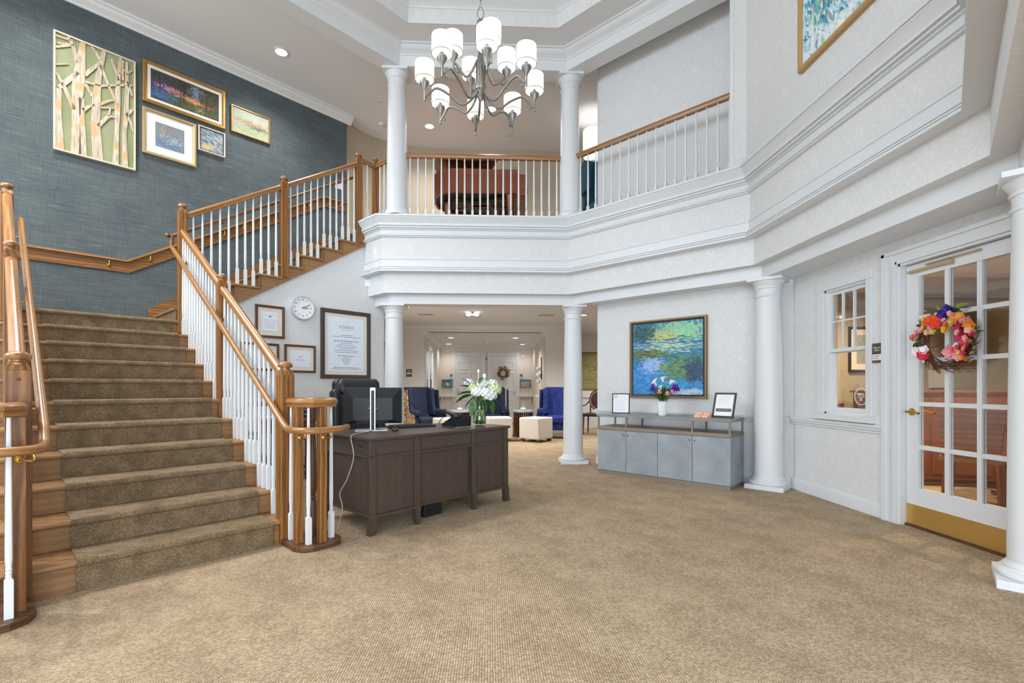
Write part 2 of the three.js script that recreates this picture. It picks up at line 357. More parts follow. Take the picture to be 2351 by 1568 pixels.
// upper hall: curved beige wall
{ const pts = [ab(4.25, 7.86)]; for (let i = 0; i <= 12; i++) { const t = i / 12 * PI / 2; pts.push([-2.6 + 1.55 * (1 - Math.cos(t)) + .05, -8.62 - 1.0 * Math.sin(t)]); } pts.push([7.2, -9.62]);
  struct('wall_hall', sweep([[0, UP - .1], [0, CEIL], [-.1, CEIL], [-.1, UP - .1]], pts.reverse(), { solid: true, crease: .6 }), M.beige, 'warm beige curved wall of the upper hall behind the piano', 'wall'); }
struct('wall_hall_end', bx(4.6, 4.7, UP, CEIL, -9.6, -6.6, 0, 'x', [0, 0]), M.beige, 'plain end wall of the upper hall', 'wall');
// gallery wall of the upper floor, above the entablature
const octWall = [L4, R4, R3, R2, ab(5.975, 1.804)];
struct('wall_gallery', sweep([[.18, 3.58], [.33, 3.58], [.33, CEIL], [.18, CEIL]], octWall.slice(1), { solid: true }), M.paper, 'upper cream damask wall carrying the abstract painting', 'wall');
struct('baseboard_gallery', sweep([[.3, 3.6], [.348, 3.6], [.348, 3.67], [.342, 3.69], [.335, 3.7], [.3, 3.7]], octWall.slice(1), { solid: true }), M.white, 'white baseboard on the upper gallery wall', 'baseboard');
struct('wall_gallery_return', wallB(1.76, 1.804, [[5.64, 3.58], [6.2, 3.58], [6.2, CEIL], [5.64, CEIL]]), M.paper, 'narrow return of the gallery wall at the end of the railing', 'wall');

// entablature round the balcony
const ent = [[-6.4, -.672], L4, R4, R3, R2, R1, L, ab(4.066, 6.465)];
struct('trim_1', sweep([[-.1, 3.60], [.42, 3.60], [.42, 3.572], [.405, 3.572], [.405, 3.558], [.396, 3.55], [.385, 3.533], [.368, 3.513], [.356, 3.49], [.352, 3.472], [.366, 3.472], [.366, 3.458], [.34, 3.458], [.34, 3.446], [.35, 3.442], [.35, 3.43], [.322, 3.43], [.322, 3.414], [.302, 3.408], [.302, 3.35], [.318, 3.35], [.33, 3.34], [.33, 3.326], [.31, 3.32], [.31, 3.31], [-.1, 3.31]], ent, { solid: true, crease: .25 }), M.white, 'white crown moulding along the balcony edge', 'moulding');
struct('wall_frieze', sweep([[-.1, 3.312], [.28, 3.312], [.28, 3.008], [-.1, 3.008]], ent, { solid: true }), M.paper, 'damask papered frieze of the balcony front', 'wall');
struct('trim_2', sweep([[-.1, 3.01], [.296, 3.01], [.3, 3.004], [.3, 2.99], [.29, 2.986], [.29, 2.9], [.315, 2.894], [.315, 2.878], [.3, 2.874], [.3, 2.866], [.33, 2.86], [.334, 2.846], [.318, 2.84], [.318, 2.834], [.345, 2.83], [.345, 2.81], [-.1, 2.81]], ent, { solid: true, crease: .25 }), M.white, 'white stepped moulding below the balcony frieze', 'moulding');
struct('wall_frieze_lower', sweep([[-.14, 2.812], [.22, 2.812], [.22, 2.52], [-.14, 2.52]], ent, { solid: true }), M.paper, 'lower damask papered band of the balcony front', 'wall');
struct('trim_3', sweep([[-.15, 2.521], [.1, 2.521], [.1, SOF], [-.15, SOF]], ent, { solid: true }), M.white, 'white beam resting on the lower columns', 'beam');
// low ceilings
struct('ceiling_lobby', planar(flatXZ([[-3.6, -7.26], [1.3, -7.26], [2.0, -6.6], [7.2, -6.6], [7.2, -15.7], [-3.6, -15.7]], LOB, LOB + .1)), M.ceil, 'low lobby ceiling beyond the columns', 'ceiling');
struct('ceiling_aisle', planar(flatXZ([R1, R2, R3, R4, L4, [-6.4, -.672], [-6.4, 2.25], [RX + .1, 2.25], [RX + .1, -5.3], ab(6.25, 1.3), ab(6.25, 3.9)], SOF + .002, SOF + .1)), M.ceil, 'soffit between the columns and the office wall', 'ceiling');
// main ceiling with octagonal tray
const octo = [L, L2, L3, L4, R4, R3, R2, R1];   // walked so that left is inward
const off = o => { const k = 1 - o / 3.2593, c = [-.09, -3.931]; return octo.map(([x, z]) => [c[0] + (x - c[0]) * k, c[1] + (z - c[1]) * k]); };
struct('ceiling', planar(flatXZ([[-6.45, 2.35], [7.25, 2.35], [7.25, -9.75], [-6.45, -9.75]], CEIL, CEIL + .1, [off(.2)])), M.ceil, 'flat pale ceiling above stairs and upper hall', 'ceiling');
const octIn = octo;
struct('trim_4', sweep([[.12, CEIL + .02], [.12, 5.72], [.37, 5.72], [.37, 5.862], [.382, 5.866], [.385, 5.88], [.41, 5.9], [.445, 5.915], [.475, 5.94], [.485, 5.955], [.515, 5.96], [.515, 5.99], [.12, 5.99]], octIn, { closed: true, solid: true }), M.white, 'white octagonal beam and crown moulding under the tray ceiling', 'moulding');
struct('ceiling_tray', planar(flatXZ(off(.3), 5.975, 6.05, [off(.85)])), M.trayTop, 'octagonal step of the tray ceiling', 'ceiling');
struct('wall_tray', sweep([[.85, 5.973], [.85, 6.36], [.78, 6.36], [.78, 5.98]], octIn, { closed: true, solid: true }), M.paper, 'papered upright face of the tray ceiling', 'wall');
struct('trim_5', sweep([[.84, 6.17], [.862, 6.172], [.868, 6.19], [.9, 6.215], [.95, 6.235], [.985, 6.262], [.99, 6.28], [1.02, 6.285], [1.02, 6.32], [.84, 6.32]], octIn, { closed: true, solid: true }), M.white, 'white crown moulding inside the tray ceiling', 'moulding');
struct('ceiling_tray_top', planar(flatXZ(off(.8), 6.315, 6.4)), M.trayTop, 'topmost octagon of the tray ceiling', 'ceiling');
struct('trim_6', sweep([[0, CEIL], [0, 5.815], [.014, 5.82], [.018, 5.84], [.045, 5.86], [.075, 5.885], [.09, 5.915], [.11, 5.92], [.11, CEIL]], [ab(4.33, 7.85), ab(-1.1, 7.85)], { solid: true }), M.white, 'white crown moulding along the blue stair wall', 'moulding');
// baseboards and chair rails on the right
const rw = [[RX, -3.955], [RX, -5.267], ab(6.15, 3.87), ab(6.3, 3.87)];
struct('baseboard_right', sweep([[0, 0], [.016, 0], [.016, .1], [.012, .112], [.008, .122], [0, .125]], rw, { solid: true }), M.white, 'white baseboard below the papered right wall', 'baseboard');
struct('trim_7', sweep([[0, .735], [.014, .737], [.016, .755], [.03, .765], [.03, .782], [.042, .788], [.045, .805], [.03, .815], [0, .817]], rw, { solid: true }), M.white, 'white chair rail below the office window and behind the credenza', 'moulding');

// lobby beyond the columns
const ZB = -11.8, ZA = -15.5, XL = -1.63, XR = 1.38, HD = 2.51;
struct('wall_lobby', [wallX(-3.4, XL, ZB - .12, ZB, 0, LOB), wallX(XR, 2.15, ZB - .12, ZB, 0, LOB), wallX(XL, XR, ZB - .12, ZB, HD, LOB)], M.beigeL, 'beige wall of the far lobby with a wide opening', 'wall');
struct('wall_lobby_left', wallX(-2.6, -2.45, ZB, -7.5, 0, LOB), M.beigeL, 'beige side wall of the far lobby', 'wall');
struct('wall_alcove', [wallX(XL - .12, XL, ZA, ZB - .12, 0, HD), wallX(XR, XR + .12, ZA, ZB - .12, 0, HD), wallX(XL - .12, XR + .12, ZA - .12, ZA, 0, HD)], M.cream, 'cream walls of the door alcove at the far end', 'wall');
struct('ceiling_alcove', bx(XL - .12, XR + .12, HD, HD + .08, ZA - .1, ZB - .005, 0, 'x', [0, 0]), M.ceil, 'low alcove ceiling in front of the far doors', 'ceiling');
struct('wall_dining', wallX(2.15, 7.2, -13.42, -13.3, 0, LOB), M.beigeL, 'beige far wall with white wainscot seen past the right column', 'wall');
struct('wall_dining_side', wallX(2.03, 2.15, -13.42, ZB - .12, 0, LOB), M.beigeL, 'side wall between alcove and dining corner', 'wall');
struct('trim_8', [bx(2.15, 7.2, 0, .12, -13.3, -13.285), bx(2.15, 7.2, .12, .85, -13.3, -13.292), bx(2.15, 7.2, .85, .91, -13.3, -13.27)], M.white, 'white wainscot with chair rail on the far wall', 'wainscot');
struct('trim_9', [sweep([[0, HD], [0, HD - .11], [.02, HD - .105], [.06, HD - .06], [.09, HD - .015], [.1, HD]], [[XR, ZB], [XR, ZA], [XL, ZA], [XL, ZB]], { solid: true }),
  sweep([[0, LOB], [0, LOB - .1], [.02, LOB - .095], [.06, LOB - .05], [.08, LOB - .01], [.09, LOB]], [[2.15, ZB], [-2.45, ZB]], { solid: true })], M.white, 'white crown moulding of the far lobby and alcove', 'moulding');
struct('baseboard_lobby', [bx(-2.45, XL, 0, .14, ZB, ZB + .015), bx(XR, 2.15, 0, .14, ZB, ZB + .015)], M.white, 'white baseboard of the far lobby wall', 'baseboard');
struct('trim_10', [bx(-2.45, -2.43, 0, 2.2, -11.1, -11.0, 0, 'y'), bx(-2.45, -2.43, 0, 2.2, -10.1, -10.0, 0, 'y'), bx(-2.45, -2.44, 0, 2.12, -11.0, -10.1, 0, 'y')], M.oak, 'oak door and casing in the lobby side wall', 'door');
struct('wall_lobby_end', wallX(7.1, 7.2, -14, -6.2, 0, LOB), M.beigeL, 'far side wall beyond the lobby', 'wall');

// office behind the glazed door
const office = std({ color: 0xa9a08b, roughness: .9 });
struct('wall_office_back', wallX(6.55, 6.67, -6.1, -1.5, 0, 2.5), office, 'taupe back wall inside the office', 'wall');
struct('wall_office_far', bx(RX + .12, 6.6, 0, 2.5, -6.2, -6.1, 0, 'x', [0, 0]), office, 'taupe far wall inside the office', 'wall');
struct('wall_office_near', bx(RX + .12, 6.6, 0, 2.5, -1.6, -1.5, 0, 'x', [0, 0]), office, 'taupe near wall inside the office', 'wall');
struct('ceiling_office', bx(RX + .1, 6.6, 2.5, 2.58, -6.15, -1.5, 0, 'x', [0, 0]), M.ceil, 'white ceiling inside the office', 'ceiling');
struct('trim_11', [bx(6.45, 6.55, 2.4, 2.5, -6.1, -1.6), bx(RX + .12, 6.55, 2.4, 2.5, -6.1, -6.0)], M.white, 'white crown moulding inside the office', 'moulding');
struct('baseboard_office', [bx(6.53, 6.55, 0, .13, -6.1, -1.6), bx(RX + .12, 6.55, 0, .13, -6.1, -6.08)], M.white, 'white baseboard inside the office', 'baseboard');

// ------------------------------------------------------------------ columns
function column(x, z, turn, y0, y1, label, based = true) {
  const t = thing('column', label, 'column', [x, y0, z], turn, 'white round columns', 'structure'), h = y1 - y0;
  if (based) {
    add('plinth', bx(-.2, .2, 0, .05, -.2, .2, .004), M.white, t);
    add('base', lathe([[.19, .05], [.2, .06], [.2, .078], [.19, .088], [.172, .092], [.166, .1], [.168, .112], [.155, .122], [.15, .14]], 36), M.white, t);
  } else add('base', lathe([[.17, 0], [.17, .06], [.152, .08], [.148, .1]], 32), M.white, t);
  const s = [[.148, based ? .13 : .09]]; for (let i = 1; i <= 8; i++) { const k = i / 8; s.push([.148 - .022 * Math.pow(k, 1.8), .13 + (h - .34) * k]); }
  add('shaft', lathe(s, 40), M.white, t);
  add('capital', lathe([[.126, h - .215], [.137, h - .208], [.14, h - .2], [.137, h - .19], [.128, h - .184], [.128, h - .125], [.138, h - .12], [.141, h - .11], [.138, h - .1], [.132, h - .096], [.14, h - .08], [.158, h - .055], [.168, h - .042], [.168, h - .036]], 36), M.white, t);
  add('abacus', bx(-.18, .18, h - .036, h, -.18, .18, .004), M.white, t);
  return t;
}
column(L[0], L[1], 0, 0, SOF, 'lower white column beside the big framed poster');
column(R1[0], R1[1], 0, 0, SOF, 'lower white column between desk and credenza');
column(R2[0], R2[1], PI / 4, 0, SOF, 'lower white column between credenza and office window');
column(R3[0], R3[1], PI / 4, 0, SOF, 'lower white column beside the glazed door, cut by the frame');
const upc = off(.2);
column(upc[0][0], upc[0][1], 0, UP, 5.72, 'upper white column standing at the head of the stairs', false);
column(upc[7][0], upc[7][1], 0, UP, 5.72, 'upper white column between piano and gallery railing', false);
// ------------------------------------------------------------------ staircase
// a thing placed in the stair axes; its geometry is given in (a, y, -b) and moved to the thing's own base
function sthing(name, label, category, a0, b0, y0 = 0, group, kind) { const t = thing(name, label, category, AB(a0, b0, y0), PI / 4, group, kind); t.base = [a0, y0, b0]; return t; }
function sadd(name, geo, mat, t, root = t) { const g = Array.isArray(geo) ? merge(geo) : geo; g.translate(-root.base[0], -root.base[1], root.base[2]); return add(name, g, mat, t); }
const sbx = (a0, a1, y0, y1, b0, b1, r, g) => bx(a0, a1, y0, y1, -b1, -b0, r, g);
const stair = sthing('staircase', 'oak staircase with brown carpet runner turning at a landing', 'staircase', .78, 3.6);
for (let k = 1; k <= 10; k++) { const b = B1 + (k - 1) * T1; sadd('tread', sbx(0, 1.56, k * RISE - .03, k * RISE, b, b + T1 + .03, .012, 'x'), M.pale, stair); }
for (let k = 1; k <= 11; k++) { const b = B1 + (k - 1) * T1; sadd('riser', sbx(.02, 1.54, (k - 1) * RISE, k * RISE - .03, b + .03, b + .048, 0, 'x'), M.pale, stair); }
for (let k = 12; k <= 20; k++) { const a = A2 + (k - 14) * T2; sadd('tread', sbx(a, a + T2 + .03, k * RISE - .03, k * RISE, 6.405, 7.85, .012, 'z'), M.pale, stair); }
for (let k = 12; k <= 21; k++) { const a = A2 + (k - 14) * T2; sadd('riser', sbx(a + .03, a + .048, (k - 1) * RISE, k * RISE - .03, 6.43, 7.85, 0, 'z'), M.pale, stair); }
{ // closed sides of flight 1, cut string of flight 2, skirting along the blue wall
  const st = [[B1 + .04, 0]]; for (let k = 1; k <= 10; k++) { const b = B1 + (k - 1) * T1; st.push([b + .035, k * RISE - .03], [b + T1 + .035, k * RISE - .03]); } st.push([6.45 + .03, 11 * RISE - .05], [6.47, 0]);
  const side = planar(plate(st, .025)).rotateY(PI / 2);
  sadd('side_panel', at(side, 1.5, 0, 0), M.white, stair); sadd('side_panel', at(side, .04, 0, 0), M.white, stair);
  const sp = [[1.44, 11 * RISE - .1], [1.44, 12 * RISE - .03]]; for (let k = 12; k <= 20; k++) { const a = A2 + (k - 14) * T2; sp.push([a + .025, (k - 1) * RISE - (k > 12 ? .03 : 0)], [a + .025, k * RISE - .03], [a + T2 + .025, k * RISE - .03]); }
  sp.splice(2, 1); sp.push([3.95, 20 * RISE - .03], [3.95, 2.419 + .624 * (3.95 - A2) - .27], [1.44, 2.419 + .624 * (1.44 - A2) - .27]);
  sadd('stringer', boxUV(plate(sp, .022), 'x').translate(0, 0, -6.452), M.pale, stair);
  const n2 = a => 2.419 + .624 * (a - A2);
  sadd('skirting_board', boxUV(plate([[1.4, n2(1.4) - .2], [1.4, n2(1.4) + .14], [3.95, n2(3.95) + .14], [3.95, n2(3.95) - .2]], .015), 'x').translate(0, 0, -7.85), M.oak, stair);
  sadd('skirting_board', sbx(-1.1, 1.4, 11 * RISE, 11 * RISE + .12, 7.835, 7.85, 0, 'x'), M.oak, stair);
  sadd('soffit', boxUV(plate([[1.44, 11 * RISE - .3], [3.95, n2(3.95) - .3], [3.95, n2(3.95) - .24], [1.44, 11 * RISE - .24]], 1.36)).translate(0, 0, -7.84), M.white, stair);
}
sadd('landing', sbx(-1.1, 1.56, 11 * RISE - .14, 11 * RISE - .008, 6.45 + .02, 7.85, 0), M.pale, stair);
sadd('side_panel', sbx(-1.1, .04, 0, 11 * RISE - .14, 6.47, 6.5), M.white, stair);
function runnerShape(n, run, k0, last) {
  const th = .011, o = [], i = [];
  for (let k = 1; k <= n; k++) {
    const x = (k - 1) * run, y = (k0 + k) * RISE, yb = y - RISE, z = x + .014;
    o.push([z - th, yb + (k > 1 ? th : 0)], [z - th, y - .035], [x - th, y - .026], [x - th - .003, y - .012], [x - th + .003, y + .004], [x - .002, y + th - .001], [x + .014, y + th]);
    i.push([z, yb + .0005], [z, y - .034], [x, y - .026], [x, y - .01], [x + .006, y + .0005]);
  }
  const xe = last; o.push([xe, (k0 + n) * RISE + th]); i.push([xe, (k0 + n) * RISE + .0005]);
  return o.concat(i.reverse());
}
sadd('carpet_runner', planar(plate(runnerShape(10, T1, 0, 9 * T1 + T1 + .012).map(p => [p[0] + B1, p[1]]), 1.05)).rotateY(PI / 2).translate(.32, 0, 0), M.runner, stair);
{ const y = 11 * RISE, b = B1 + 10 * T1, sh = [[b + .003, y - RISE + .012], [b + .003, y - .036], [b - .011, y - .03], [b - .016, y - .012], [b - .008, y + .006], [b + .01, y + .011], [7.83, y + .011], [7.83, y - .004], [b + .016, y - .004], [b + .014, y - RISE + .012]];
  sadd('landing_carpet', planar(plate(sh, 1.05)).rotateY(PI / 2).translate(.32, 0, 0), M.runner, stair);
  const wr = [[b + .016, y - .034], [b - .011, y - .03], [b - .016, y - .012], [b - .008, y + .006], [b + .01, y + .0105], [7.83, y + .0105], [7.83, y - .004], [b + .016, y - .004]];
  sadd('landing_carpet', planar(plate(wr, 1.42)).rotateY(PI / 2).translate(-1.1, 0, 0), M.runner, stair);
  sadd('landing_carpet', planar(plate(wr, .2)).rotateY(PI / 2).translate(1.37, 0, 0), M.runner, stair); }
sadd('carpet_runner', planar(plate(runnerShape(9, T2, 11, 9 * T2 + .012).map(p => [p[0] + A2 - 2 * T2, p[1]]), 1.12)).translate(0, 0, -7.73), M.runner, stair);

// ------------------------------------------------------------------ railings
const railSec = [[-.026, -.03], [.026, -.03], [.028, -.012], [.034, .0], [.031, .016], [.018, .028], [0, .032], [-.018, .028], [-.031, .016], [-.034, 0], [-.028, -.012]];
const balCache = {};
function balGeo(h, block) {   // square foot, two rings, tapering round shaft
  const key = h.toFixed(3) + block; if (balCache[key]) return balCache[key];
  const w = .0165, s = block;
  const foot = boxUV(plate([[-w, 0], [w, 0], [w, s - .014], [w * .62, s], [-w * .62, s], [-w, s - .014]], w * 2).translate(0, 0, -w));
  const l = lathe([[.011, s - .004], [.0125, s + .012], [.0105, s + .016], [.0135, s + .022], [.0135, s + .028], [.0105, s + .033], [.0135, s + .04], [.0115, s + .05], [.0145, s + .085], [.0145, s + .2 * (h - s)], [.0115, h - .25 * (h - s)], [.0085, h]], 10);
  return balCache[key] = merge([foot, l]);
}
function newel(t, a, b, y0, y1, w = .045, root = t) {
  const g = [sbx(a - w, a + w, y0, y1 - .1, b - w, b + w, .006, 'y')];
  const p = sadd('newel_post', [...g, lathe([[w * 1.32, 0], [w * 1.05, .028], [w * .9, .034]], 4).rotateY(PI / 4).translate(a, y1 - .101, -b)], M.oak, t, root);
  sadd('newel_cap', lathe([[w * .78, 0], [w * .8, .012], [w * .62, .018], [w * .62, .026], [w * .98, .03], [w * 1.08, .042], [w * 1.0, .056], [w * .7, .068], [0, .074]], 18).translate(a, y1 - .074, -b), M.rail, p, root);
  sadd('dowel_plug', ball(.009, a, y1 - .15, -b + w, 1, 1, .4, 8), M.brown, p, root);
  return p;
}
const bottomRail = (t, pts, mat = M.rail) => sadd('handrail', sweep3(railSec, pts), mat, t);
const rail1 = b => 2.843 + .604 * (b - 6.243), grab1 = b => .872 + .604 * (b - 3.4);
function flightOne(mirror, label) {
  const A = a => mirror ? 1.565 - a : a, s = mirror ? -1 : 1;
  const t = sthing('stair_railing', label, 'railing', A(1.47), 3.62, 0, 'stair and balcony railings');
  newel(t, A(1.47), 6.45, 10.2 * RISE, mirror ? 3.05 : 3.248, .043); newel(t, A(1.47), 5.06, 5 * RISE, 2.225, .04); newel(t, A(1.47), 3.625, 0, 1.341, .05);
  bottomRail(t, [[A(1.47), rail1(6.42) - .035, -6.42], [A(1.47), rail1(5.1) - .035, -5.1]]);
  bottomRail(t, [[A(1.47), rail1(5.02) - .035, -5.02], [A(1.47), rail1(3.66) - .035, -3.66]]);
  for (let k = 1; k <= 10; k++) for (let i = 0; i < 3; i++) {
    const b = B1 + (k - 1) * T1 + .055 + i * T1 / 3; if (Math.abs(b - 5.06) < .05 || b < 3.69) continue;
    sadd('baluster', at(balGeo(rail1(B1 + .055 + i * T1 / 3) - .062 - RISE, .19), A(1.47), k * RISE, -b), M.white, t);
  }
  // curved box at the foot of the stairs
  const pl = [[1.43, 3.68], [1.42, 3.36], [1.45, 3.29], [1.51, 3.255], [1.66, 3.255], [1.72, 3.28], [1.755, 3.34], [1.76, 3.62]].map(p => [A(p[0]), p[1]]);
  sadd('platform', boxUV(plate((mirror ? pl.reverse() : pl).map(p => [p[0], -p[1]]), .026, .006), 'x').rotateX(PI / 2).translate(0, .033, 0).scale(1, 1, 1), M.brown, t);
  const loop = [[1.49, 3.6], [1.475, 3.42], [1.49, 3.36], [1.54, 3.315], [1.64, 3.31], [1.69, 3.34], [1.705, 3.42], [1.7, 3.56]].map(p => [A(p[0]), 1.04, -p[1]]);
  sadd('handrail', sweep3(railSec.map(([x, y]) => [x * 1.15, y * 1.1]), loop), M.rail, t);
  for (const [a, b] of [[1.475, 3.53], [1.51, 3.325], [1.695, 3.36]]) sadd('baluster', at(balGeo(.97, .2), A(a), .033, -b), M.white, t);
  for (const [a, b] of [[1.475, 3.41], [1.6, 3.31]]) sadd('post', sbx(A(a) - .027, A(a) + .027, .03, 1.005, b - .027, b + .027, .004, 'y'), M.oak, t);
  sadd('turned_post', lathe([[.028, .03], [.028, .3], [.022, .31], [.027, .325], [.02, .34], [.026, .36], [.03, .4], [.026, .65], [.02, .85], [.026, .87], [.02, .885], [.028, .9], [.028, 1.01]], 14).translate(A(1.62), 0, -3.5), M.brown, t);
  // round grab rail
  const gp = [[1.38, grab1(6.5), -6.5], [1.38, grab1(5.5), -5.5], [1.38, grab1(4.4), -4.4], [1.38, grab1(3.5), -3.5], [1.385, grab1(3.4) - .012, -3.38], [1.395, .855, -3.28], [1.43, .852, -3.2], [1.5, .852, -3.165], [1.62, .852, -3.175], [1.72, .852, -3.23], [1.8, .852, -3.32]].map(p => [A(p[0]), p[1], p[2]]);
  const gr = sadd('grab_rail', [rod(gp[0], gp[3], .023, 14), ball(.023, ...gp[3], 1, 1, 1, 12), tube(gp.slice(3), .023, 40, 12), ball(.023, ...gp[10])], M.rail, t);
  for (const b of [6.2, 4.98, 3.75]) {
    sadd('bracket', [tube([[A(1.38), grab1(b) - .02, -b], [A(1.385), grab1(b) - .05, -b], [A(1.42), grab1(b) - .055, -b], [A(1.455), grab1(b) - .04, -b]], .006, 12, 8), lathe([[0, .01], [.015, .008], [.022, 0]], 14).rotateZ(PI / 2 * s).translate(A(1.452), grab1(b) - .042, -b)], M.brass, gr, t);
  }
  for (const [a, b, c, d] of [[1.43, 3.2, 1.475, 3.38], [1.6, 3.175, 1.6, 3.28]]) sadd('bracket', [tube([[A(a), .83, -b], [A(a), .80, -b], [A(c), .79, -d]], .006, 10, 8), ball(.02, A(c), .79, -d, 1, 1, .5, 12)], M.brass, gr, t);
  return t;
}
flightOne(false, 'oak and white balustrade between the stair and the reception desk');
flightOne(true, 'oak and white balustrade at the left edge of the stairs');
{ // flight 2
  const t = sthing('stair_railing', 'oak railing with white balusters climbing the upper stair flight above the clock', 'railing', 2.59, 6.45, 14 * RISE, 'stair and balcony railings');
  const n2 = a => 2.419 + .624 * (a - A2), top = a => n2(a) + 1.035;
  newel(t, 2.6, 6.45, 15 * RISE, 3.93, .045); newel(t, 3.68, 6.45, 19 * RISE, 4.625, .046);
  bottomRail(t, [[1.51, top(1.51) - .035, -6.45], [2.56, top(2.56) - .035, -6.45]], M.rail); bottomRail(t, [[2.64, top(2.64) - .035, -6.45], [3.64, top(3.64) - .035, -6.45]], M.rail);
  for (let k = 12; k <= 20; k++) for (let i = 0; i < 3; i++) {
    const a = A2 + (k - 14) * T2 + .05 + i * T2 / 3; if (Math.abs(a - 2.6) < .05 || Math.abs(a - 3.68) < .05 || a > 3.66 || a < 1.53) continue;
    sadd('baluster', at(balGeo(top(A2 - 2 * T2 + .05 + i * T2 / 3) - .062 - 12 * RISE, .2), a, k * RISE, -6.45), M.white, t);
  }
  const g2 = a => n2(a) + .83;
  const gr = sadd('grab_rail', [rod([1.4, g2(1.4), -6.54], [3.7, g2(3.7), -6.54], .02, 12), tube([[1.4, g2(1.4), -6.54], [1.36, g2(1.4) - .01, -6.52], [1.34, g2(1.4) - .02, -6.48]], .02, 12, 10), ball(.021, 1.33, g2(1.4) - .02, -6.47), rod([1.385, g2(1.4), -6.5], [1.38, grab1(6.5), -6.5], .021, 12)], M.oak, t);
  for (const a of [1.9, 2.68, 3.5]) sadd('bracket', tube([[a, g2(a) - .02, -6.54], [a, g2(a) - .05, -6.52], [a, g2(a) - .05, -6.47]], .006, 10, 8), M.brass, gr, t);
}
{ // upper landing to the column
  const t = sthing('balcony_railing', 'short oak railing between the top stair newel and the upper column', 'railing', 3.985, 6.5, UP, 'stair and balcony railings');
  newel(t, 3.985, 6.48, UP, 4.68, .04);
  bottomRail(t, [[3.72, 4.55, -6.46], [3.95, 4.535, -6.47]]); bottomRail(t, [[3.985, 4.535, -6.44], [3.985, 4.535, -6.03]]);
  sadd('baluster', at(balGeo(.88, .2), 3.83, UP, -6.46), M.white, t);
  for (const b of [6.36, 6.24, 6.12]) sadd('baluster', at(balGeo(.875, .2), 3.985, UP, -b), M.white, t);
}
function levelRail(label, x0, z0, x1, z1, n, s0, s1, y = UP) {
  const d = Math.hypot(x1 - x0, z1 - z0), ang = Math.atan2(-(z1 - z0), x1 - x0);
  const t = thing('balcony_railing', label, 'railing', [x0, y, z0], ang, 'stair and balcony railings');
  add('handrail', sweep3(railSec.map(([a, b]) => [a * 1.1, b * 1.15]), [[0, .9, 0], [d, .9, 0]]), M.rail, t);
  for (let i = 0; i < n; i++) add('baluster', at(balGeo(.87, .12), s0 + (s1 - s0) * i / (n - 1), 0, 0), M.white, t);
}
levelRail('level oak balcony railing with white balusters in front of the piano', upc[0][0] + .12, upc[0][1], upc[7][0] - .12, upc[7][1], 20, .07, 2.22);
{ const p0 = ab(5.775, 4.02), p1 = ab(5.775, 1.8); levelRail('oak gallery railing with white balusters in front of the damask upper wall', p0[0], p0[1], p1[0], p1[1], 17, .1, 2.17); }
levelRail('oak balcony railing above the entrance behind the viewer', -1.3, -.87, 1.1, -.87, 20, .07, 2.33);

// handrail board on the blue wall
{ const t = sthing('wall_handrail', 'oak handrail board with brass brackets along the blue wall', 'handrail', 1.18, 7.85, 2.6);
  const pts = [[-1.1, 2.77], [1.18, 2.77], [3.8, 4.38], [4.22, 4.38]], low = [[4.22, 4.24], [3.84, 4.24], [1.2, 2.63], [-1.1, 2.63]];
  sadd('board', boxUV(plate([...pts, ...low], .02), 'x').translate(0, 0, -7.85), M.oak, t);
  sadd('rail_top', sweep3([[-.028, -.012], [.028, -.012], [.03, .004], [.018, .014], [-.018, .014], [-.03, .004]], pts.map(([a, y]) => [a, y + .005, -7.812])), M.rail, t);
  for (const [a, y] of [[-.4, 2.7], [1.0, 2.7], [1.42, 2.84], [2.3, 3.38], [2.55, 3.54], [3.55, 4.15], [3.92, 4.31], [4.1, 4.31]]) sadd('bracket', [lathe([[0, .014], [.02, .012], [.028, 0]], 14).rotateX(PI / 2).translate(a, y, -7.83), tube([[a, y, -7.82], [a, y - .012, -7.79], [a, y + .02, -7.785], [a, y + .06, -7.8]], .007, 12, 8)], M.brass, t); }
{ const t = sthing('stair_railing', 'oak landing railing running out of the frame at the far left', 'railing', -.5, 6.45, 11 * RISE, 'stair and balcony railings');
  bottomRail(t, [[.05, 2.86, -6.45], [-1.08, 2.86, -6.45]]); for (let i = 0; i < 11; i++) sadd('baluster', at(balGeo(.93, .2), -.02 - i * .1, 11 * RISE + .012, -6.5 + .03), M.white, t); }
// ------------------------------------------------------------------ lettering, prints and picture frames
const FONT = await new FontLoader().loadAsync('fonts/droid/droid_sans_bold.typeface.json');
function geoText(lines, sizes) {   // centred lines of raised lettering
  const out = []; let y = 0; const H = sizes.reduce((s, v) => s + v * 1.5, 0);
  lines.forEach((s, i) => { const g = new TextGeometry(s, { font: FONT, size: sizes[i], depth: .0006, curveSegments: 3 }); g.computeBoundingBox(); const w = g.boundingBox.max.x; y += sizes[i] * 1.25; out.push(g.translate(-w / 2, H / 2 - y, 0)); y += sizes[i] * .25; });
  return merge(out);
}
function print(w, h, draw, rough = .75) {
  const c = document.createElement('canvas'); c.width = w; c.height = h; const x = c.getContext('2d'); draw(x, w, h);
  const t = new THREE.CanvasTexture(c); t.colorSpace = THREE.SRGBColorSpace; return std({ map: t, roughness: rough });
}
function artPanel(w, h) { const g = new THREE.BoxGeometry(w, h, .004).toNonIndexed(); const p = g.attributes.position, n = g.attributes.normal, uv = g.attributes.uv; for (let i = 0; i < p.count; i++) if (n.getZ(i) > .5) uv.setXY(i, p.getX(i) / w + .5, p.getY(i) / h + .5); else uv.setXY(i, .01, .01); return g; }
function dab(x, cx, cy, len, wid, ang, col) { x.save(); x.translate(cx, cy); x.rotate(ang); x.fillStyle = col; x.beginPath(); x.ellipse(0, 0, len / 2, wid / 2, 0, 0, 2 * PI); x.fill(); x.restore(); }
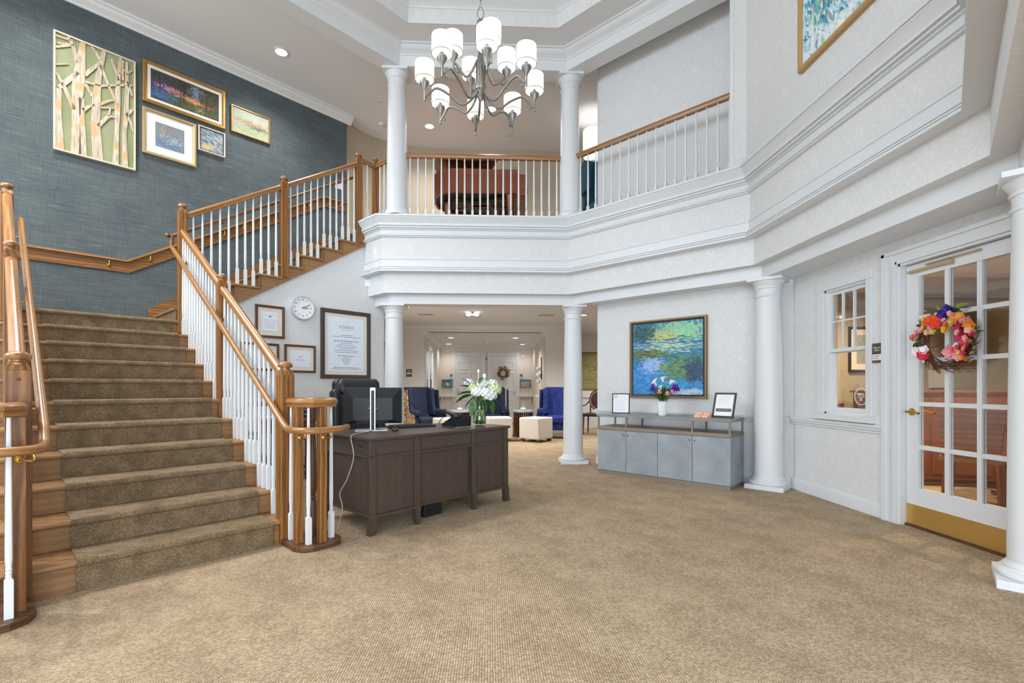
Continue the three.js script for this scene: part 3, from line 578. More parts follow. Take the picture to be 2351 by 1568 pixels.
const jit = (c, j) => `rgb(${c.map(v => Math.round(Math.max(0, Math.min(255, v + rr(-j, j))))).join(',')})`;
const soft = (a, b) => a + (b - a) * ((rnd() + rnd() + rnd()) / 3 * 1.7 - .35);
// n strokes inside a box of the sheet (0..1), colours picked at random
function strokes(x, w, h, n, [x0, y0, x1, y1], cols, [l0, l1], [t0, t1], [a0, a1], j = 14) { for (let i = 0; i < n * 3; i++) { x.globalAlpha = rr(.25, .75); dab(x, soft(x0, x1) * w, soft(y0, y1) * h, rr(l0, l1) * w * .7, rr(t0, t1) * w * .7, rr(a0, a1), jit(cols[Math.floor(rnd() * cols.length)], j)); } x.globalAlpha = 1; }
function greek(x, x0, x1, y, s, col = '#666') { x.fillStyle = col; let p = x0; while (p < x1) { const l = rr(2, 6) * s; x.fillRect(p, y, Math.min(l, x1 - p), s); p += l + s * .9; } }
function rectSweep(prof, w, h) { return sweep(prof, [[-w / 2, -h / 2], [w / 2, -h / 2], [w / 2, h / 2], [-w / 2, h / 2]], { closed: true, solid: true, crease: .5 }).rotateX(PI / 2); }
// a framed picture hung on a wall: local z points away from the wall, origin at the middle of its lower edge
function picture(name, label, category, pos, turn, w, h, o, group) {
  const t = thing(name, label, category, pos, turn, group), d = o.depth ?? .03, f = o.frame;
  const prof = o.prof ? o.prof(f, d) : [[0, 0], [0, d * .85], [-f * .15, d], [-f * .6, d], [-f * .85, d * .8], [-f, d * .72], [-f, 0]];
  add('frame', rectSweep(prof, w, h).translate(0, h / 2, 0), o.mat, t);
  if (o.liner) add('liner', rectSweep([[0, 0], [0, d * .7], [-o.liner, d * .62], [-o.liner, 0]], w - 2 * f, h - 2 * f).translate(0, h / 2, 0), o.linerMat, t);
  const ww = w - 2 * f - 2 * (o.liner ?? 0), hh = h - 2 * f - 2 * (o.liner ?? 0);
  if (o.passe) { add('mount', bx(-ww / 2, ww / 2, f, h - f, 0, d * .4), o.passeMat ?? M.mat, t); const m = o.passe; add('print', artPanel(ww - 2 * m, hh - 2 * m).translate(0, h / 2, d * .4), o.art, t); }
  else add('canvas', [artPanel(ww, hh)].map(g => g.translate(0, h / 2, d * (o.deep ?? .55))), o.art, t);
  return t;
}
// ------------------------------------------------------------------ window and glazed door of the office
{ const t = thing('window_1', 'white double hung office window with six small upper panes', 'window', [RX, .83, -4.43], 0, null, 'structure');
  const z = v => v + 4.43, y = v => v - .83, X0 = -.02, X1 = .0;
  const cas = (y0, y1, z0, z1, d = .022) => bx(-d, .0, y(y0), y(y1), z(z0), z(z1), .004);
  add('casing', [cas(.88, 2.13, -4.815, -4.72), cas(.88, 2.13, -4.17, -4.1), cas(2.13, 2.23, -4.815, -4.1), cas(.822, .88, -4.84, -4.075, .05)], M.white, t);
  add('jamb', [bx(0, .12, y(.88), y(2.13), z(-4.72), z(-4.70)), bx(0, .12, y(.88), y(2.13), z(-4.19), z(-4.17)), bx(0, .12, y(2.11), y(2.13), z(-4.72), z(-4.17)), bx(0, .12, y(.88), y(.9), z(-4.72), z(-4.17))], M.white, t);
  const us = add('upper_sash', [bx(.03, .055, y(1.5), y(1.535), z(-4.70), z(-4.19)), bx(.03, .055, y(2.075), y(2.11), z(-4.7), z(-4.19)), bx(.03, .055, y(1.535), y(2.075), z(-4.70), z(-4.665)), bx(.03, .055, y(1.535), y(2.075), z(-4.225), z(-4.19)),
    bx(.03, .055, y(1.535), y(2.075), z(-4.525), z(-4.51)), bx(.03, .055, y(1.535), y(2.075), z(-4.38), z(-4.365)), bx(.032, .053, y(1.797), y(1.812), z(-4.665), z(-4.225))], M.white, t);
  for (const [z0, z1] of [[-4.665, -4.525], [-4.51, -4.38], [-4.365, -4.225]]) for (const [y0, y1] of [[1.535, 1.797], [1.812, 2.075]]) add('pane', bx(.041, .044, y(y0), y(y1), z(z0), z(z1)), M.glass, us);
  const ls = add('lower_sash', [bx(.058, .083, y(.9), y(.945), z(-4.7), z(-4.19)), bx(.058, .083, y(1.49), y(1.525), z(-4.7), z(-4.19)), bx(.058, .083, y(.945), y(1.49), z(-4.7), z(-4.655)), bx(.058, .083, y(.945), y(1.49), z(-4.235), z(-4.19))], M.white, t);
  add('pane', bx(.069, .072, y(.945), y(1.49), z(-4.655), z(-4.235)), M.glass, ls);
  // round white sticker lettering on the lower pane
  const st = thing('window_sticker', 'round white WELL sticker on the lower office window pane', 'sticker', [RX + .0685, 1.06, -4.33], -PI / 2);
  add('ring', [new THREE.TorusGeometry(.078, .0035, 4, 40), new THREE.TorusGeometry(.069, .0016, 4, 40, 4.2)].map(g => g.scale(1, 1, .15)), M.paperW, st);
  add('lettering', geoText(['WELL', 'Health-Safety', 'Rated', '2024'], [.026, .0085, .0085, .012]).translate(0, .0, 0), M.paperW, st);
}
{ const t = thing('door_1', 'white glazed office door with fifteen panes and brass kick plate', 'door', [3.5, 0, -3.36], 0, null, 'structure');
  const z = v => v + 3.36, th = [-.022, .022];
  const C = (x0, x1, y0, y1, z0, z1) => bx(x0, x1, y0, y1, z(z0), z(z1), 0);
  const side = []; for (const [a, b, d] of [[-3.975, -3.945, .108], [-3.945, -3.905, .092], [-3.905, -3.893, .1], [-3.893, -3.88, .088], [-3.88, -3.868, .098], [-3.868, -3.852, .086], [-3.852, -3.838, .092]]) side.push(C(-d, -.068, 0, 2.19 + (a < -3.9 ? .1 : (-3.838 - a) * .8), a, b));
  for (const [a, b, d] of [[-2.88, -2.78, .092], [-2.78, -2.75, .108]]) side.push(C(-d, -.068, 0, 2.2, a, b));
  add('casing', [...side, C(-.092, -.068, 2.18, 2.265, -3.905, -2.75), C(-.108, -.068, 2.265, 2.295, -3.975, -2.75)], M.white, t);
  add('jamb', [C(-.074, .05, 0, 2.19, -3.852, -3.82), C(-.074, .05, 0, 2.19, -2.895, -2.865), C(-.074, .05, 2.16, 2.2, -3.852, -2.865)], M.white, t);
  const zs = [[-3.704, -3.487], [-3.452, -3.245], [-3.21, -3.01]], ys = []; for (let i = 0; i < 5; i++) ys.push([.325 + i * .3516, .325 + i * .3516 + .3186]);
  const leaf = [C(...th, .02, .325, -3.816, -2.9), C(...th, 2.05, 2.155, -3.816, -2.9), C(...th, .325, 2.05, -3.816, -3.704), C(...th, .325, 2.05, -3.01, -2.9), C(-.018, .018, .325, 2.05, -3.487, -3.452), C(-.018, .018, .325, 2.05, -3.245, -3.21)];
  for (let i = 0; i < 4; i++) leaf.push(C(-.0155, .0155, ys[i][1], ys[i + 1][0], -3.704, -3.01));
  const lf = add('leaf', leaf, M.white, t);
  for (const [z0, z1] of zs) for (const [y0, y1] of ys) add('pane', C(-.003, .003, y0, y1, z0, z1), M.glass, lf);
  const kp = add('kick_plate', C(-.026, -.022, .022, .185, -3.81, -2.91), std({ color: 0xdcb468, metalness: .8, roughness: .34 }), lf);
  const scr = []; for (let i = 0; i < 6; i++) for (const y of [.034, .172]) scr.push(ball(.004, -.027, y, z(-3.8 + i * .175), .4, 1, 1, 6)); add('screw', scr, M.brass, kp);
  add('threshold', C(-.035, .03, 0, .018, -3.82, -2.9), M.brown, t);
  const h = add('handle', [lathe([[0, .012], [.028, .01], [.032, 0]], 18).rotateZ(PI / 2).translate(-.022, .945, z(-3.765)), rod([-.03, .945, z(-3.765)], [-.07, .945, z(-3.765)], .009), tube([[-.068, .945, z(-3.775)], [-.07, .95, z(-3.74)], [-.068, .948, z(-3.7)], [-.066, .938, z(-3.655)]], .0085, 16, 8)], M.brass, lf);
  add('inside_handle', [rod([.022, .945, z(-3.765)], [.07, .945, z(-3.765)], .009), tube([[.068, .945, z(-3.775)], [.07, .95, z(-3.74)], [.066, .938, z(-3.655)]], .0085, 16, 8)], M.brass, lf);
  add('door_closer', [C(-.05, -.024, 2.085, 2.105, -3.78, -3.42), C(-.052, -.024, 2.08, 2.11, -3.43, -3.4), C(-.05, -.03, 2.12, 2.13, -3.62, -3.2)], M.paleGold, lf);
}
// plaque between window and door
{ const t = thing('wall_plaque', 'small brown office sign plaque between window and glazed door', 'sign', [RX, 1.365, -4.031], -PI / 2);
  add('board', bx(-.068, .068, 0, .173, 0, .016, .003, 'y'), M.oak, t);
  add('sign_face', bx(-.06, .034, .078, .166, .016, .019, .001), std({ color: 0x4e4335 }), t);
  add('slot', bx(-.06, .034, .022, .074, .016, .019, .001), M.paperW, t);
  add('lettering', geoText(['Place of', 'office'], [.015, .015]).translate(-.013, .122, .019), std({ color: 0xd8d2c6 }), t);
  add('lettering', [bx(-.05, .018, .056, .062, .019, .0196), bx(-.05, .01, .036, .042, .019, .0196)], std({ color: 0x57554f }), t);
}
// ------------------------------------------------------------------ reception desk
const desk = sthing('reception_desk', 'dark brown wooden reception desk with tapered feet', 'desk', 2.74, 3.64);
{ const D = (a0, a1, y0, y1, b0, b1, r = .003, g = 'y') => sbx(a0, a1, y0, y1, b0, b1, r, g);
  sadd('desk_top', D(1.95, 3.54, .735, .76, 3.25, 4.05, .006, 'x'), M.dark, desk);
  sadd('apron', [D(1.985, 3.505, .605, .735, 3.285, 3.3, 0, 'x'), D(1.985, 2.0, .605, .735, 3.285, 4.02, 0, 'z'), D(3.49, 3.505, .605, .735, 3.285, 4.02, 0, 'z'), D(2.0, 3.49, .605, .735, 4.005, 4.02, 0, 'x')], M.dark, desk);
  sadd('apron_moulding', [D(1.965, 3.525, .595, .612, 3.262, 3.3, .004, 'x'), D(1.965, 1.99, .595, .612, 3.262, 4.03, .004, 'z'), D(3.5, 3.525, .595, .612, 3.262, 4.03, .004, 'z')], M.dark, desk);
  sadd('drawer_front', D(2.46, 3.01, .628, .722, 3.277, 3.29, .003, 'x'), M.dark, desk);
  sadd('drawer_front', D(2.05, 2.38, .628, .722, 3.28, 3.29, .002, 'x'), M.dark, desk); sadd('drawer_front', D(3.1, 3.44, .628, .722, 3.28, 3.29, .002, 'x'), M.dark, desk);
  sadd('pedestal', [D(1.985, 2.42, .15, .6, 3.285, 4.02, 0)], M.dark, desk); sadd('pedestal', [D(3.06, 3.505, .15, .6, 3.285, 4.02, 0)], M.dark, desk);
  sadd('centre_panel', D(2.42, 3.06, .15, .6, 3.31, 3.33, 0), M.dark, desk);
  for (const a of [1.99, 2.41, 3.06, 3.5]) sadd('pilaster', [D(a - .026, a + .026, .14, .6, 3.267, 3.3, .004), D(a - .026, a + .026, .61, .735, 3.272, 3.3, .003)], M.dark, desk);
  sadd('bottom_rail', [D(1.962, 2.44, .135, .155, 3.258, 4.03, .004, 'x'), D(3.03, 3.528, .135, .155, 3.258, 4.03, .004, 'x'), D(2.43, 3.05, .135, .155, 3.295, 3.335, .004, 'x')], M.dark, desk);
  sadd('corner_post', D(1.966, 1.99, .15, .6, 3.97, 4.02), M.dark, desk);
  sadd('drawer_pull', [D(1.974, 1.986, .675, .685, 3.42, 3.47, .003)], M.black, desk);
  for (const [a, b, s] of [[1.99, 3.285, -1], [2.41, 3.285, 0], [3.06, 3.285, 0], [3.5, 3.285, 1], [1.99, 3.995, -1], [3.5, 3.995, 1]]) {
    const w = .026, l = plate([[-w, .14], [w, .14], [w + (s > 0 ? .012 : -.008), 0], [-w + (s < 0 ? -.012 : .008), 0]], .05).translate(a, 0, -b - .025);
    sadd('leg', boxUV(l, 'y'), M.dark, desk);
  } }
// office chair
{ const t = sthing('office_chair', 'high backed black leather office chair behind the desk', 'chair', 2.62, 4.52);
  const cush = (w, h, d, r) => new RoundedBoxGeometry(w, h, d, 4, r);
  t.rotation.y = PI / 4 - .25;
  const back = [cush(.5, .62, .14, .06).rotateX(-.12).translate(0, .93, -.2), cush(.44, .2, .16, .075).rotateX(-.12).translate(0, 1.14, -.21), cush(.09, .5, .17, .045).rotateX(-.12).translate(-.235, .88, -.16), cush(.09, .5, .17, .045).rotateX(-.12).translate(.235, .88, -.16)];
  add('backrest', back, M.leather, t); add('seat', cush(.52, .13, .5, .055).translate(0, .5, .03), M.leather, t);
  for (const s of [-1, 1]) { const a = add('armrest', [cush(.07, .05, .32, .02).translate(.3 * s, .7, 0)], M.leather, t); add('arm_support', tube([[.29 * s, .46, .06], [.32 * s, .55, .08], [.31 * s, .68, .02]], .018, 12, 8), M.black, a); }
  add('gas_lift', rod([0, .08, 0], [0, .45, 0], .025), M.black, t);
  for (let i = 0; i < 5; i++) { const g = [bx(-.02, .02, .06, .1, 0, .3, .008), ball(.028, 0, .03, .29, .7, 1, 1, 10)]; add('base_leg', merge(g).rotateY(i * 2 * PI / 5), M.black, t); } }
// monitor seen from behind
{ const t = thing('computer_monitor', 'black computer monitor on a silver stand seen from behind on the desk', 'monitor', AB(2.31, 3.8, .76), .2);
  add('housing', [bx(-.255, .255, .06, .385, -.05, -.025, .006), plateTaper()], M.blackGloss, t);
  function plateTaper() { const g = new THREE.BoxGeometry(.5, .32, .045); const p = g.attributes.position; for (let i = 0; i < p.count; i++) if (p.getZ(i) > 0) p.setXY(i, p.getX(i) * .68, p.getY(i) * .62 - .03); g.computeVertexNormals(); return boxUV(g).translate(0, .222, -.004); }
  add('screen', bx(-.243, .243, .075, .372, -.053, -.05), std({ color: 0x05070a, roughness: .15 }), t);
  const s = add('stand', [bx(-.024, -.012, .008, .385, .018, .05, .003), bx(.012, .024, .008, .385, .018, .05, .003), bx(-.012, .012, .36, .385, .02, .048)], M.silver, t);
  add('stand_slot', bx(-.012, .012, .01, .36, .02, .035), M.black, s); add('stand_screw', [ball(.006, -.035, .2, .022), ball(.006, .035, .2, .022)], M.silver, s);
  add('foot', bx(-.15, .13, 0, .01, -.09, .1, .004), M.silver, t); }
{ const t = thing('keyboard', 'black computer keyboard lying on the desk', 'keyboard', AB(2.74, 3.82, .76), .5);
  add('tray', boxUV(plate([[-.08, 0], [.08, 0], [.08, .012], [-.08, .022]], .44)).rotateY(PI / 2).translate(-.22, 0, 0), M.black, t);
  const keys = []; for (let r = 0; r < 5; r++) for (let c = 0; c < 16; c++) keys.push(bx(-.205 + c * .0257, -.185 + c * .0257, .011 + (4 - r) * .0017, .021 + (4 - r) * .0018, -.062 + (r) * .026, -.042 + (r) * .026)); const k = add('keycap', keys, std({ color: 0x23262a, roughness: .6 }), t); k.userData.kind = 'stuff'; }
{ const t = thing('computer_mouse', 'dark computer mouse beside the monitor foot', 'mouse', AB(2.42, 3.62, .76), .4); add('shell', ball(.05, 0, .012, 0, .62, .4, 1.05), std({ color: 0x3a342e, roughness: .4 }), t); add('wheel', ball(.006, 0, .031, .025), M.black, t); }
{ const t = thing('desk_phone', 'black desk telephone on the reception desk', 'telephone', AB(3.1, 3.58, .76), .75);
  add('body', boxUV(plate([[-.1, 0], [.11, 0], [.11, .1], [.08, .115], [-.1, .02]], .2).rotateY(-PI / 2).translate(.1, 0, 0)), M.blackGloss, t);
  add('handset', [rod([-.07, .1, .1], [-.07, .14, -.1], .016), ball(.028, -.07, .095, .1, 1, .7, 1), ball(.028, -.07, .145, -.1, 1, .7, 1)].map(g => g.translate(0, .01, 0)), M.black, t);
  add('display', bx(.0, .085, .085, .1, .02, .085).rotateX(0), std({ color: 0x2a3338, roughness: .2 }), t);
  add('stand_plate', bx(-.1, .1, 0, .006, -.12, .14, .002), M.silver, t);
  add('cord', tube([[-.07, .1, -.1], [-.13, .04, -.1], [-.14, .012, -.02], [-.11, .01, .08]], .004, 20, 6), M.black, t); }
{ const t = thing('desk_cable', 'thin pale cable hanging down the end of the desk', 'cable', AB(1.94, 3.5, 0), PI / 4);
  add('cord', tube([[.3, .768, -.2], [.12, .767, -.1], [.02, .766, -.02], [-.01, .74, .0], [-.014, .6, .05], [-.03, .42, -.02], [-.06, .3, -.08], [-.05, .18, -.06], [-.06, .01, -.12]], .004, 60, 6), std({ color: 0xb9b3a6, roughness: .6 }), t); }
{ const t = sthing('waste_bin', 'small black bin under the desk', 'bin', 2.66, 3.47); sadd('bucket', [sbx(2.56, 2.76, 0, .22, 3.38, 3.56, .01)], M.black, t); sadd('rim', sbx(2.55, 2.77, .22, .235, 3.37, 3.57, .004), M.black, t); }

// ------------------------------------------------------------------ flowers
function leafGeo(L, w, bend = .25) {   // a pointed leaf along +x with a folded midrib
  const pos = [], idx = [], n = 6, uv = [];
  for (let i = 0; i <= n; i++) { const u = i / n, hw = w * Math.sin(PI * Math.pow(u, .8)) * .5 + .0005, x = L * u, y = -bend * L * u * u; for (const s of [-1, 0, 1]) { pos.push(x, y + Math.abs(s) * hw * .35, s * hw); uv.push(x, s * hw); } }
  for (let i = 0; i < n; i++) for (let s = 0; s < 2; s++) { const a = i * 3 + s; idx.push(a, a + 3, a + 1, a + 1, a + 3, a + 4); }
  const g = new THREE.BufferGeometry(); g.setAttribute('position', new THREE.Float32BufferAttribute(pos, 3)); g.setAttribute('uv', new THREE.Float32BufferAttribute(uv, 2)); g.setIndex(idx); g.computeVertexNormals(); return g;
}
function orient(g, x, y, z, yaw, pitch, roll = 0) { return g.clone().rotateX(roll).rotateZ(pitch).rotateY(yaw).translate(x, y, z); }
function blossom(r, n, cup = .5) {   // n petals round a centre, facing +y
  const l = []; for (let i = 0; i < n; i++) { const p = leafGeo(r, r * 1.1, -cup); l.push(p.rotateY(i / n * 2 * PI + rr(-.1, .1))); } return merge(l);
}
function hydrangea(R, n) { const l = []; for (let i = 0; i < n; i++) { const k = 1 - 2 * (i + .5) / n * .8, th = i * 2.39996, s = Math.sqrt(Math.max(0, 1 - k * k)); const g = blossom(R * .3, 4, .1); g.applyQuaternion(new THREE.Quaternion().setFromUnitVectors(new THREE.Vector3(0, 1, 0), new THREE.Vector3(s * Math.cos(th), k, s * Math.sin(th)).normalize())); l.push(g.translate(R * s * Math.cos(th), R * k * .85, R * s * Math.sin(th))); } l.push(ball(R * .82, 0, 0, 0, 1, .8, 1, 10)); return merge(l); }
{ const t = thing('flower_vase', 'glass vase of white and green hydrangeas on the reception desk', 'flowers', AB(3.345, 3.5, .76), 0);
  const vp = [[.042, .004], [.05, .012], [.056, .05], [.052, .1], [.04, .16], [.036, .2], [.044, .245]];
  add('vase', lathe([[0, .002], ...vp, [.041, .244], [.033, .2], [.037, .16], [.049, .1], [.053, .05], [.047, .015], [0, .01]], 28), phy({ color: 0xf4fbf6, transmission: 1, thickness: 0, roughness: .03, ior: 1.45 }), t);
  add('water', lathe([[0, .012], [.045, .016], [.05, .05], [.047, .1], [.036, .155], [0, .156]], 24), phy({ color: 0xdfeed2, transmission: 1, thickness: .05, roughness: .05, ior: 1.33, attenuationColor: new THREE.Color(.6, .75, .4), attenuationDistance: .12 }), t);
  for (let i = 0; i < 9; i++) { const th = i * .7, th2 = th + 2.2; add('stem', tube([[.035 * Math.cos(th), .015, .035 * Math.sin(th)], [0.005 * Math.cos(th2), .15, .005 * Math.sin(th2)], [.04 * Math.cos(th2), .25, .04 * Math.sin(th2)], [.1 * Math.cos(th2), .34, .1 * Math.sin(th2)]], .0035, 14, 6), M.stem, t); }
  const wf = petal(0xeef3ee), gf = petal(0xcfe3a4);
  for (const [x, y, z, r, m] of [[.1, .31, .1, .075, wf], [-.02, .34, .12, .06, wf], [.15, .36, .02, .07, gf], [-.07, .38, .03, .05, gf], [.03, .42, -.04, .06, wf], [.06, .33, .14, .06, wf], [.13, .42, -.06, .055, wf], [-.11, .43, -.05, .05, petal(0xe4e2ee)]]) add('bloom', hydrangea(r, 34).translate(x, y, z), m, t);
  add('bud', [ball(.012, -.01, .55, .02, 1, 1.7, 1), ball(.02, .05, .5, .0, 1, 1.3, 1), rod([-.01, .38, .02], [-.01, .54, .02], .003)], petal(0xf2f4e4), t);
  for (const [x, y, z, yaw, pit, Ln] of [[-.06, .33, .08, 2.9, .1, .17], [-.05, .36, .03, 3.3, .5, .16], [-.04, .29, .1, 2.6, -.5, .18], [-.06, .31, .05, 3.0, -.2, .2], [.04, .27, .13, -1.2, -.9, .17], [.12, .3, .1, -.3, -.6, .15], [.1, .28, .12, -.9, -1.0, .18], [-.05, .27, .12, -2.0, -1.1, .18], [.15, .33, .04, .2, -.3, .14], [0, .42, .06, 1.2, 1.0, .12], [-.08, .4, .02, 2.7, .8, .14], [.02, .3, .15, -1.6, -.3, .1]]) add('leaf', orient(leafGeo(Ln, Ln * .42), x, y, z, yaw, pit, rr(-.5, .5)), M.leafM, t); }

// ------------------------------------------------------------------ credenza
const cred = sthing('credenza', 'grey four door credenza with open bronze framed shelf', 'cabinet', 5.73, 2.6);
{ const a0 = 5.5, a1 = 5.96, b0 = 1.75, b1 = 3.46, n = 4, w = (b1 - b0) / n;
  sadd('plinth', sbx(a0 + .012, a1 - .01, 0, .045, b0 + .01, b1 - .01), M.taupe, cred);
  sadd('body', sbx(a0 + .015, a1, .045, .585, b0, b1, .002), M.grey, cred);
  for (let i = 0; i < n; i++) { const d = sadd('door', sbx(a0, a0 + .016, .05, .58, b0 + i * w + .003, b0 + (i + 1) * w - .003, .002, 'y'), M.grey, cred); const bk = i % 2 ? b0 + i * w + .03 : b0 + (i + 1) * w - .03; sadd('knob', lathe([[0, .016], [.009, .014], [.009, .008], [.004, .006], [.004, 0]], 12).rotateZ(PI / 2).translate(a0, .53, -bk), M.nickel, d, cred); }
  sadd('shelf', sbx(a0 - .003, a1, .585, .628, b0 - .003, b1 + .003, .003), M.taupe, cred);
  sadd('top', sbx(a0 - .006, a1 + .004, .755, .79, b0 - .006, b1 + .006, .004), std({ map: T.grey, color: 0xe8e0d6, roughness: .35 }), cred);
  for (const b of [b0 + .012, b0 + w, b0 + 3 * w, b1 - .012]) for (const a of [a0 + .01, a1 - .015]) sadd('post', sbx(a - .01, a + .01, .628, .755, b - .01, b + .01), M.taupe, cred); }
{ const t = thing('flower_vase', 'white ribbed vase of calla lilies and roses on the credenza', 'flowers', AB(5.7, 2.634, .79), 0);
  const r0 = lathe([[0, 0], [.038, 0], [.04, .01], [.05, .13], [.055, .175], [.058, .18], [.05, .182], [.044, .14], [.034, .02], [0, .015]], 24), ribs = []; for (let i = 0; i < 18; i++) { const c = Math.cos(i / 18 * 2 * PI), s = Math.sin(i / 18 * 2 * PI); ribs.push(rod([.041 * c, .008, .041 * s], [.054 * c, .168, .054 * s], .0045, 6)); }
  add('vase', [r0, ...ribs], std({ color: 0xeeeef0, roughness: .35 }), t);
  const tips = [[-.1, .42, .05], [-.005, .46, .03], [.11, .42, 0], [-.14, .36, .06], [.14, .37, .02], [.16, .36, .05], [-.07, .31, .09], [.02, .29, .1], [.09, .31, .07], [.03, .36, .05]];
  for (const [x, y, z] of tips) add('stem', tube([[x * .1, .05, z * .1], [x * .35, .2, z * .35], [x * .9, y - .04, z * .9], [x, y, z]], .0035, 14, 6), M.stem, t);
  const calla = () => { const pos = [], idx = [], n = 16, m = 6; for (let j = 0; j <= m; j++) for (let i = 0; i <= n; i++) { const u = i / n * 2 * PI, k = j / m, r = .007 + .03 * Math.pow(k, 1.3), lip = k > .6 ? (k - .6) * .035 * (1 + Math.cos(u)) : 0; pos.push(r * Math.cos(u) + lip, k * .07 + (k > .7 ? (k - .7) * .05 * Math.cos(u) - (k - .7) * .03 * Math.max(0, Math.cos(u)) * 2 : 0), r * Math.sin(u)); } for (let j = 0; j < m; j++) for (let i = 0; i < n; i++) { const a = j * (n + 1) + i; idx.push(a, a + 1, a + n + 1, a + 1, a + n + 2, a + n + 1); } const g = new THREE.BufferGeometry(); g.setAttribute('position', new THREE.Float32BufferAttribute(pos, 3)); g.setAttribute('uv', new THREE.Float32BufferAttribute(new Float32Array(pos.length / 3 * 2), 2)); g.setIndex(idx); g.computeVertexNormals(); return g; };
  const wp = petal(0xf4f4f0);
  add('calla_bloom', calla().rotateZ(.7).translate(-.09, .38, .05), wp, t); add('calla_bloom', calla().rotateZ(.1).translate(-.005, .42, .03), wp, t); add('calla_bloom', calla().rotateZ(-.6).translate(.09, .39, 0), wp, t); add('calla_bloom', calla().rotateZ(.3).scale(.7, .7, .7).translate(-.05, .33, .09), wp, t);
  const vp = petal(0x5a1c9a); for (const [x, y, z] of [[-.145, .37, .06], [.14, .37, .02], [.165, .365, .05]]) add('tulip_bloom', [blossom(.045, 5, -1.1), ball(.02, 0, .02, 0, 1, 1.5, 1, 10)].map(g => g.translate(x, y - .02, z)), vp, t);
  const rp = petal(0xe79a92); for (const [x, y, z] of [[-.07, .31, .09], [.025, .29, .1], [.095, .31, .07]]) add('rose_bloom', [blossom(.036, 7, -.6), blossom(.026, 6, -1.1), ball(.02, 0, .012, 0)].map(g => g.translate(x, y - .01, z)), rp, t);
  for (let i = 0; i < 34; i++) { const th = i * 2.4, L = rr(.1, .2); add('leaf', orient(leafGeo(L, L * .28), .02 * Math.cos(th), rr(.17, .24), .02 * Math.sin(th), -th, rr(.55, 1.45), 0), M.leafM, t); } }
function easelFrame(label, a, b, w, h, turn, lean, art, fm, fw = .016) {
  const t = thing('tabletop_frame', label, 'picture frame', AB(a, b, .79), turn), g = new THREE.Group(); g.name = 'picture'; t.add(g); g.rotation.x = -lean; g.position.y = .004 + .012 * Math.sin(lean);
  add('frame', [bx(-w / 2, w / 2, 0, fw, -.012, .006, .002), bx(-w / 2, w / 2, h - fw, h, -.012, .006, .002), bx(-w / 2, -w / 2 + fw, fw, h - fw, -.012, .006, .002), bx(w / 2 - fw, w / 2, fw, h - fw, -.012, .006, .002)], fm, g);
  add('sheet', artPanel(w - 2 * fw, h - 2 * fw).translate(0, h / 2, -.004), art, g);
  add('easel_leg', rod([0, h * .7, -.012], [0, h * .3, -.02 - h * .12], .006), fm, g); return t;
}
